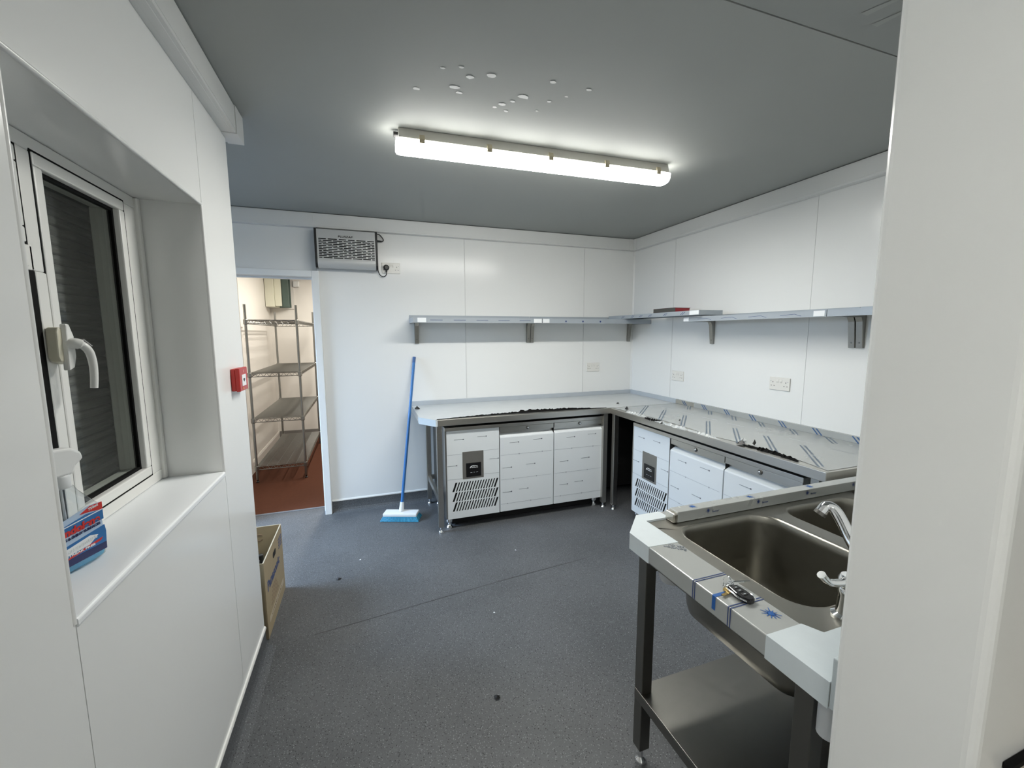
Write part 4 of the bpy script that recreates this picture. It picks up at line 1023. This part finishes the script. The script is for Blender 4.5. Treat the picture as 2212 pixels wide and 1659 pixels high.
# trigger head
bm = B(); lathe(bm, [(.0165, .180), (.0175, .184), (.0175, .204), (.015, .208)], (0, 0, 0), 'z', 20); P('screw_collar', bm, FROST, smooth=True)
bm = B(); prism(bm, [(-.020, .206), (.020, .206), (.026, .222), (.044, .234), (.040, .250), (.020, .264), (-.012, .268), (-.045, .266), (-.055, .258), (-.055, .240), (-.030, .236)], 'y', -.014, .014); P('spray_head', bm, WPLAST, bevel=.006, seg=3)
bm = B(); tube(bm, smooth_path([(-.036, 0, .240), (-.044, 0, .222), (-.046, 0, .200), (-.040, 0, .182)], 5), [.007-.0002*i for i in range(16)], 10); P('trigger', bm, WPLAST, smooth=True)
bm = B(); tube(bm, [(-.054, 0, .252), (-.064, 0, .252)], .008, 14); P('nozzle', bm, WPLAST, smooth=True)
bm = B(); tube(bm, [(0, 0, .185), (.004, 0, .012)], .0022, 8); P('dip_tube', bm, FROST, smooth=True)

# ------------------------------------------------------------------ cardboard box with bottles behind the left wall end
cx0, cx1, cy0, cy1, ch = -.885, -.508, 2.200, 2.652, .398
CBX = thing('cardboard_box', 'open brown cardboard box with dark blue lettering behind the left wall', 'box', (cx0, cy0, 0))
t = .005
bm = B(); box(bm, cx0, cx1, cy0, cy1, .001, .006); part('box_base', bm, CARD, CBX)
for a in ((cx1-t, cx1, cy0, cy1), (cx0, cx0+t, cy0, cy1), (cx0+t, cx1-t, cy0, cy0+t), (cx0+t, cx1-t, cy1-t, cy1)):
    bm = B(); box(bm, *a, .006, ch); part('box_side', bm, CARD, CBX)
bm = B(); box(bm, cx1-t-.0004, cx1+.0004, cy0, cy1, ch, ch+.0015); box(bm, cx0, cx1-t, cy1-t, cy1+.0004, ch, ch+.0015); part('cut_edge', bm, CARDP, CBX)
bm = B(); prism(bm, [(2.40, .325), (2.408, .315), (2.462, .315), (2.470, .325), (2.470, .338), (2.462, .346), (2.408, .346), (2.40, .338)], 'x', cx1-.001, cx1+.0008); part('hand_hole', bm, SHADOWB, CBX)
text('box_lettering', 'Panasonic', .072, (cx1+.0004, 2.395, .245), (0, 1, 0), (0, 0, 1), NAVY, CBX, width=.30, bold=.002)
bm = B()
for i in range(4): box(bm, cx1, cx1+.0008, 2.545, 2.63, .345-i*.016, .352-i*.016)
part('box_print', bm, NAVY, CBX, stuff=True)
bm = B(); box(bm, cx1, cx1+.0008, 2.245, 2.61, .060, .088); st = part('box_strip', bm, CARDP, CBX)
text('strip_lettering', 'CPP001250D', .022, (cx1+.0010, 2.42, .074), (0, 1, 0), (0, 0, 1), CARDD, st, width=.26)
bm = B()
for i in range(5): box(bm, cx1, cx1+.0006, 2.30+.01*i, 2.48-.012*i, .115+i*.018, .121+i*.018)
part('faint_print', bm, CARDD, CBX, stuff=True)
bm = B()
tube(bm, [(-.620+.018*math.cos(.6+2*math.pi*k/20*.85), cy1-t-.001, .335+.018*math.sin(.6+2*math.pi*k/20*.85)) for k in range(20)], .003, 6); part('recycling_mark', bm, CARDD, CBX)
# dark bottles inside
def wine(label, x, y, hgt):
    b_ = thing('dark_bottle', label, 'bottle', (x, y, .0062), group='dark bottles in the cardboard box')
    bm = B(); lathe(bm, [(.034, 0), (.037, .004), (.037, .17*hgt), (.030, .19*hgt), (.015, .22*hgt), (.014, .27*hgt)], (x, y, .0062), 'z', 20); part('glass_body', bm, BLKGLOSS, b_, smooth=True)
    bm = B(); lathe(bm, [(.0155, 0), (.0155, .022), (.013, .024)], (x, y, .0062+.265*hgt), 'z', 16); part('cap', bm, BLACK, b_, smooth=True)
wine('black bottle in the cardboard box nearest the camera', -.575, 2.36, 1.16)
wine('black bottle in the cardboard box, second from the camera', -.580, 2.46, 1.10)
wine('black bottle in the cardboard box, at its far side', -.625, 2.56, 1.0)

# ------------------------------------------------------------------ store room: wire rack, cabinet, junction box
RX0, RX1, RY0, RY1 = -1.088, -.640, 4.75, 6.22
RK = thing('wire_rack', 'chrome wire shelving rack with four shelves in the store room', 'rack', (RX0, RY0, 0))
for x in (RX0, RX1):
    for y in (RY0, RY1):
        bm = B(); tube(bm, [(x, y, .03), (x, y, 1.79)], .0125, 12); po = part('post', bm, WIRE, RK, smooth=True)
        bm = B(); lathe(bm, [(.014, 0), (.016, .008), (.008, .014), (.008, .035)], (x, y, 0), 'z', 12); part('foot', bm, BLACK, po)
for zs in (.165, .655, 1.115, 1.638):
    bm = B()
    for dz in (0, .034):
        tube(bm, [(RX0, RY0, zs-dz), (RX1, RY0, zs-dz)], .0042, 6); tube(bm, [(RX0, RY1, zs-dz), (RX1, RY1, zs-dz)], .0042, 6)
        tube(bm, [(RX0, RY0, zs-dz), (RX0, RY1, zs-dz)], .0042, 6); tube(bm, [(RX1, RY0, zs-dz), (RX1, RY1, zs-dz)], .0042, 6)
    for y in (RY0, RY1):
        for k in range(8):
            xa = RX0+.02+k*(RX1-RX0-.04)/8; xb = xa+(RX1-RX0-.04)/8; m_ = (xa+xb)/2
            tube(bm, [(xa, y, zs-.034), (m_, y, zs), (xb, y, zs-.034)], .0028, 5)
    for x in (RX0, RX1):
        for k in range(26):
            ya = RY0+.02+k*(RY1-RY0-.04)/26; yb = ya+(RY1-RY0-.04)/26; m_ = (ya+yb)/2
            tube(bm, [(x, ya, zs-.034), (x, m_, zs), (x, yb, zs-.034)], .0028, 5)
    sf = part('wire_shelf', bm, WIRE, RK, smooth=True)
    bm = B()
    for k in range(1, 72):
        y = RY0+k*(RY1-RY0)/72; tube(bm, [(RX0, y, zs+.004), (RX1, y, zs+.004)], .0022, 4)
    part('deck_wires', bm, WIRE, sf, stuff=True)
    for k in range(1, 5):
        x = RX0+k*(RX1-RX0)/5; bm = B(); tube(bm, [(x, RY0, zs), (x, RY1, zs)], .0038, 6); part('support_wire', bm, WIRE, sf)
    for x in (RX0, RX1):
        for y in (RY0, RY1):
            bm = B(); lathe(bm, [(.0165, -.042), (.020, -.036), (.020, .002), (.0165, .008)], (x, y, zs), 'z', 12); part('collar', bm, WIRE, sf)
CBT = thing('wall_cabinet', 'cream cabinet with dark green door on the store room wall', 'cabinet', (-1.18, 6.62, 1.86))
bm = B(); box(bm, -1.195, -1.075, 6.40, 6.618, 1.86, 2.40); part('cabinet_body', bm, CREAMC, CBT, bevel=.003)
bm = B(); box(bm, -1.205, -1.10, 6.33, 6.395, 1.862, 2.40); part('cabinet_front', bm, CREAMC, CBT, bevel=.003)
bm = B(); box(bm, -1.098, -1.02, 6.36, 6.395, 1.872, 2.40); part('cream_flap', bm, CREAMC, CBT, bevel=.002)
bm = B(); box(bm, -1.074, -.93, 6.52, 6.54, 1.86, 2.40); box(bm, -1.012, -.935, 6.38, 6.40, 1.865, 2.40); part('green_door', bm, GREENC, CBT, bevel=.002)
bm = B(); box(bm, -1.074, -.90, 6.60, 6.618, 1.85, 2.40); part('backboard', bm, STOREW, CBT)
JB = thing('junction_box', 'small white junction box high on store room wall', 'junction box', (-.86, 6.62, 2.16))
bm = B(); box(bm, -.905, -.825, 6.575, 6.6195, 2.15, 2.23); part('box_body', bm, WPLAST, JB, bevel=.004)
bm = B(); box(bm, -.900, -.830, 6.570, 6.5755, 2.155, 2.225); part('box_lid', bm, WPLAST, JB, bevel=.002)

# ------------------------------------------------------------------ ledge behind the near wall, bottom right corner of the frame
WT = thing('side_worktop', 'beige worktop edge against the near wall, at the lower right corner', 'worktop', (.82, -.2, 0))
bm = B(); box(bm, .83, 2.55, -.32, .262, .852, .886); part('top', bm, BEIGE, WT, bevel=.004)
bm = B(); box(bm, .83, 2.55, .258, .267, .884, .894); part('dark_strip', bm, RUBBER, WT)  # thin dark strip along the wall edge of the worktop
bm = B(); box(bm, .86, .88, -.28, .24, 0, .852); box(bm, 2.50, 2.52, -.28, .24, 0, .852); box(bm, .88, 2.50, .20, .22, 0.05, .852); part('support_panel', bm, BEIGE, WT)

# ------------------------------------------------------------------ bits on the floor
scrap('floor_scrap', 'black scrap of film on the grey floor in the foreground', (.455, 1.500, 0), .017, BLACK, seed=14, h=.016, n=8)
scrap('floor_scrap', 'small black scrap on the floor near the cardboard box', (-.215, 2.64, 0), .014, BLACK, seed=15, h=.010)
scrap('floor_scrap', 'tiny white crumb on the floor in front of the fridge', (.93, 2.60, 0), .007, LABELW, seed=16, h=.005)
scrap('floor_scrap', 'tiny white crumb on the floor right of the cardboard box', (-.09, 2.83, 0), .008, LABELW, seed=17, h=.005)
scrap('floor_scrap', 'pale speck on the floor mid room in line with the lamp', (.60, 2.02, 0), .007, LABELW, seed=18, h=.004)
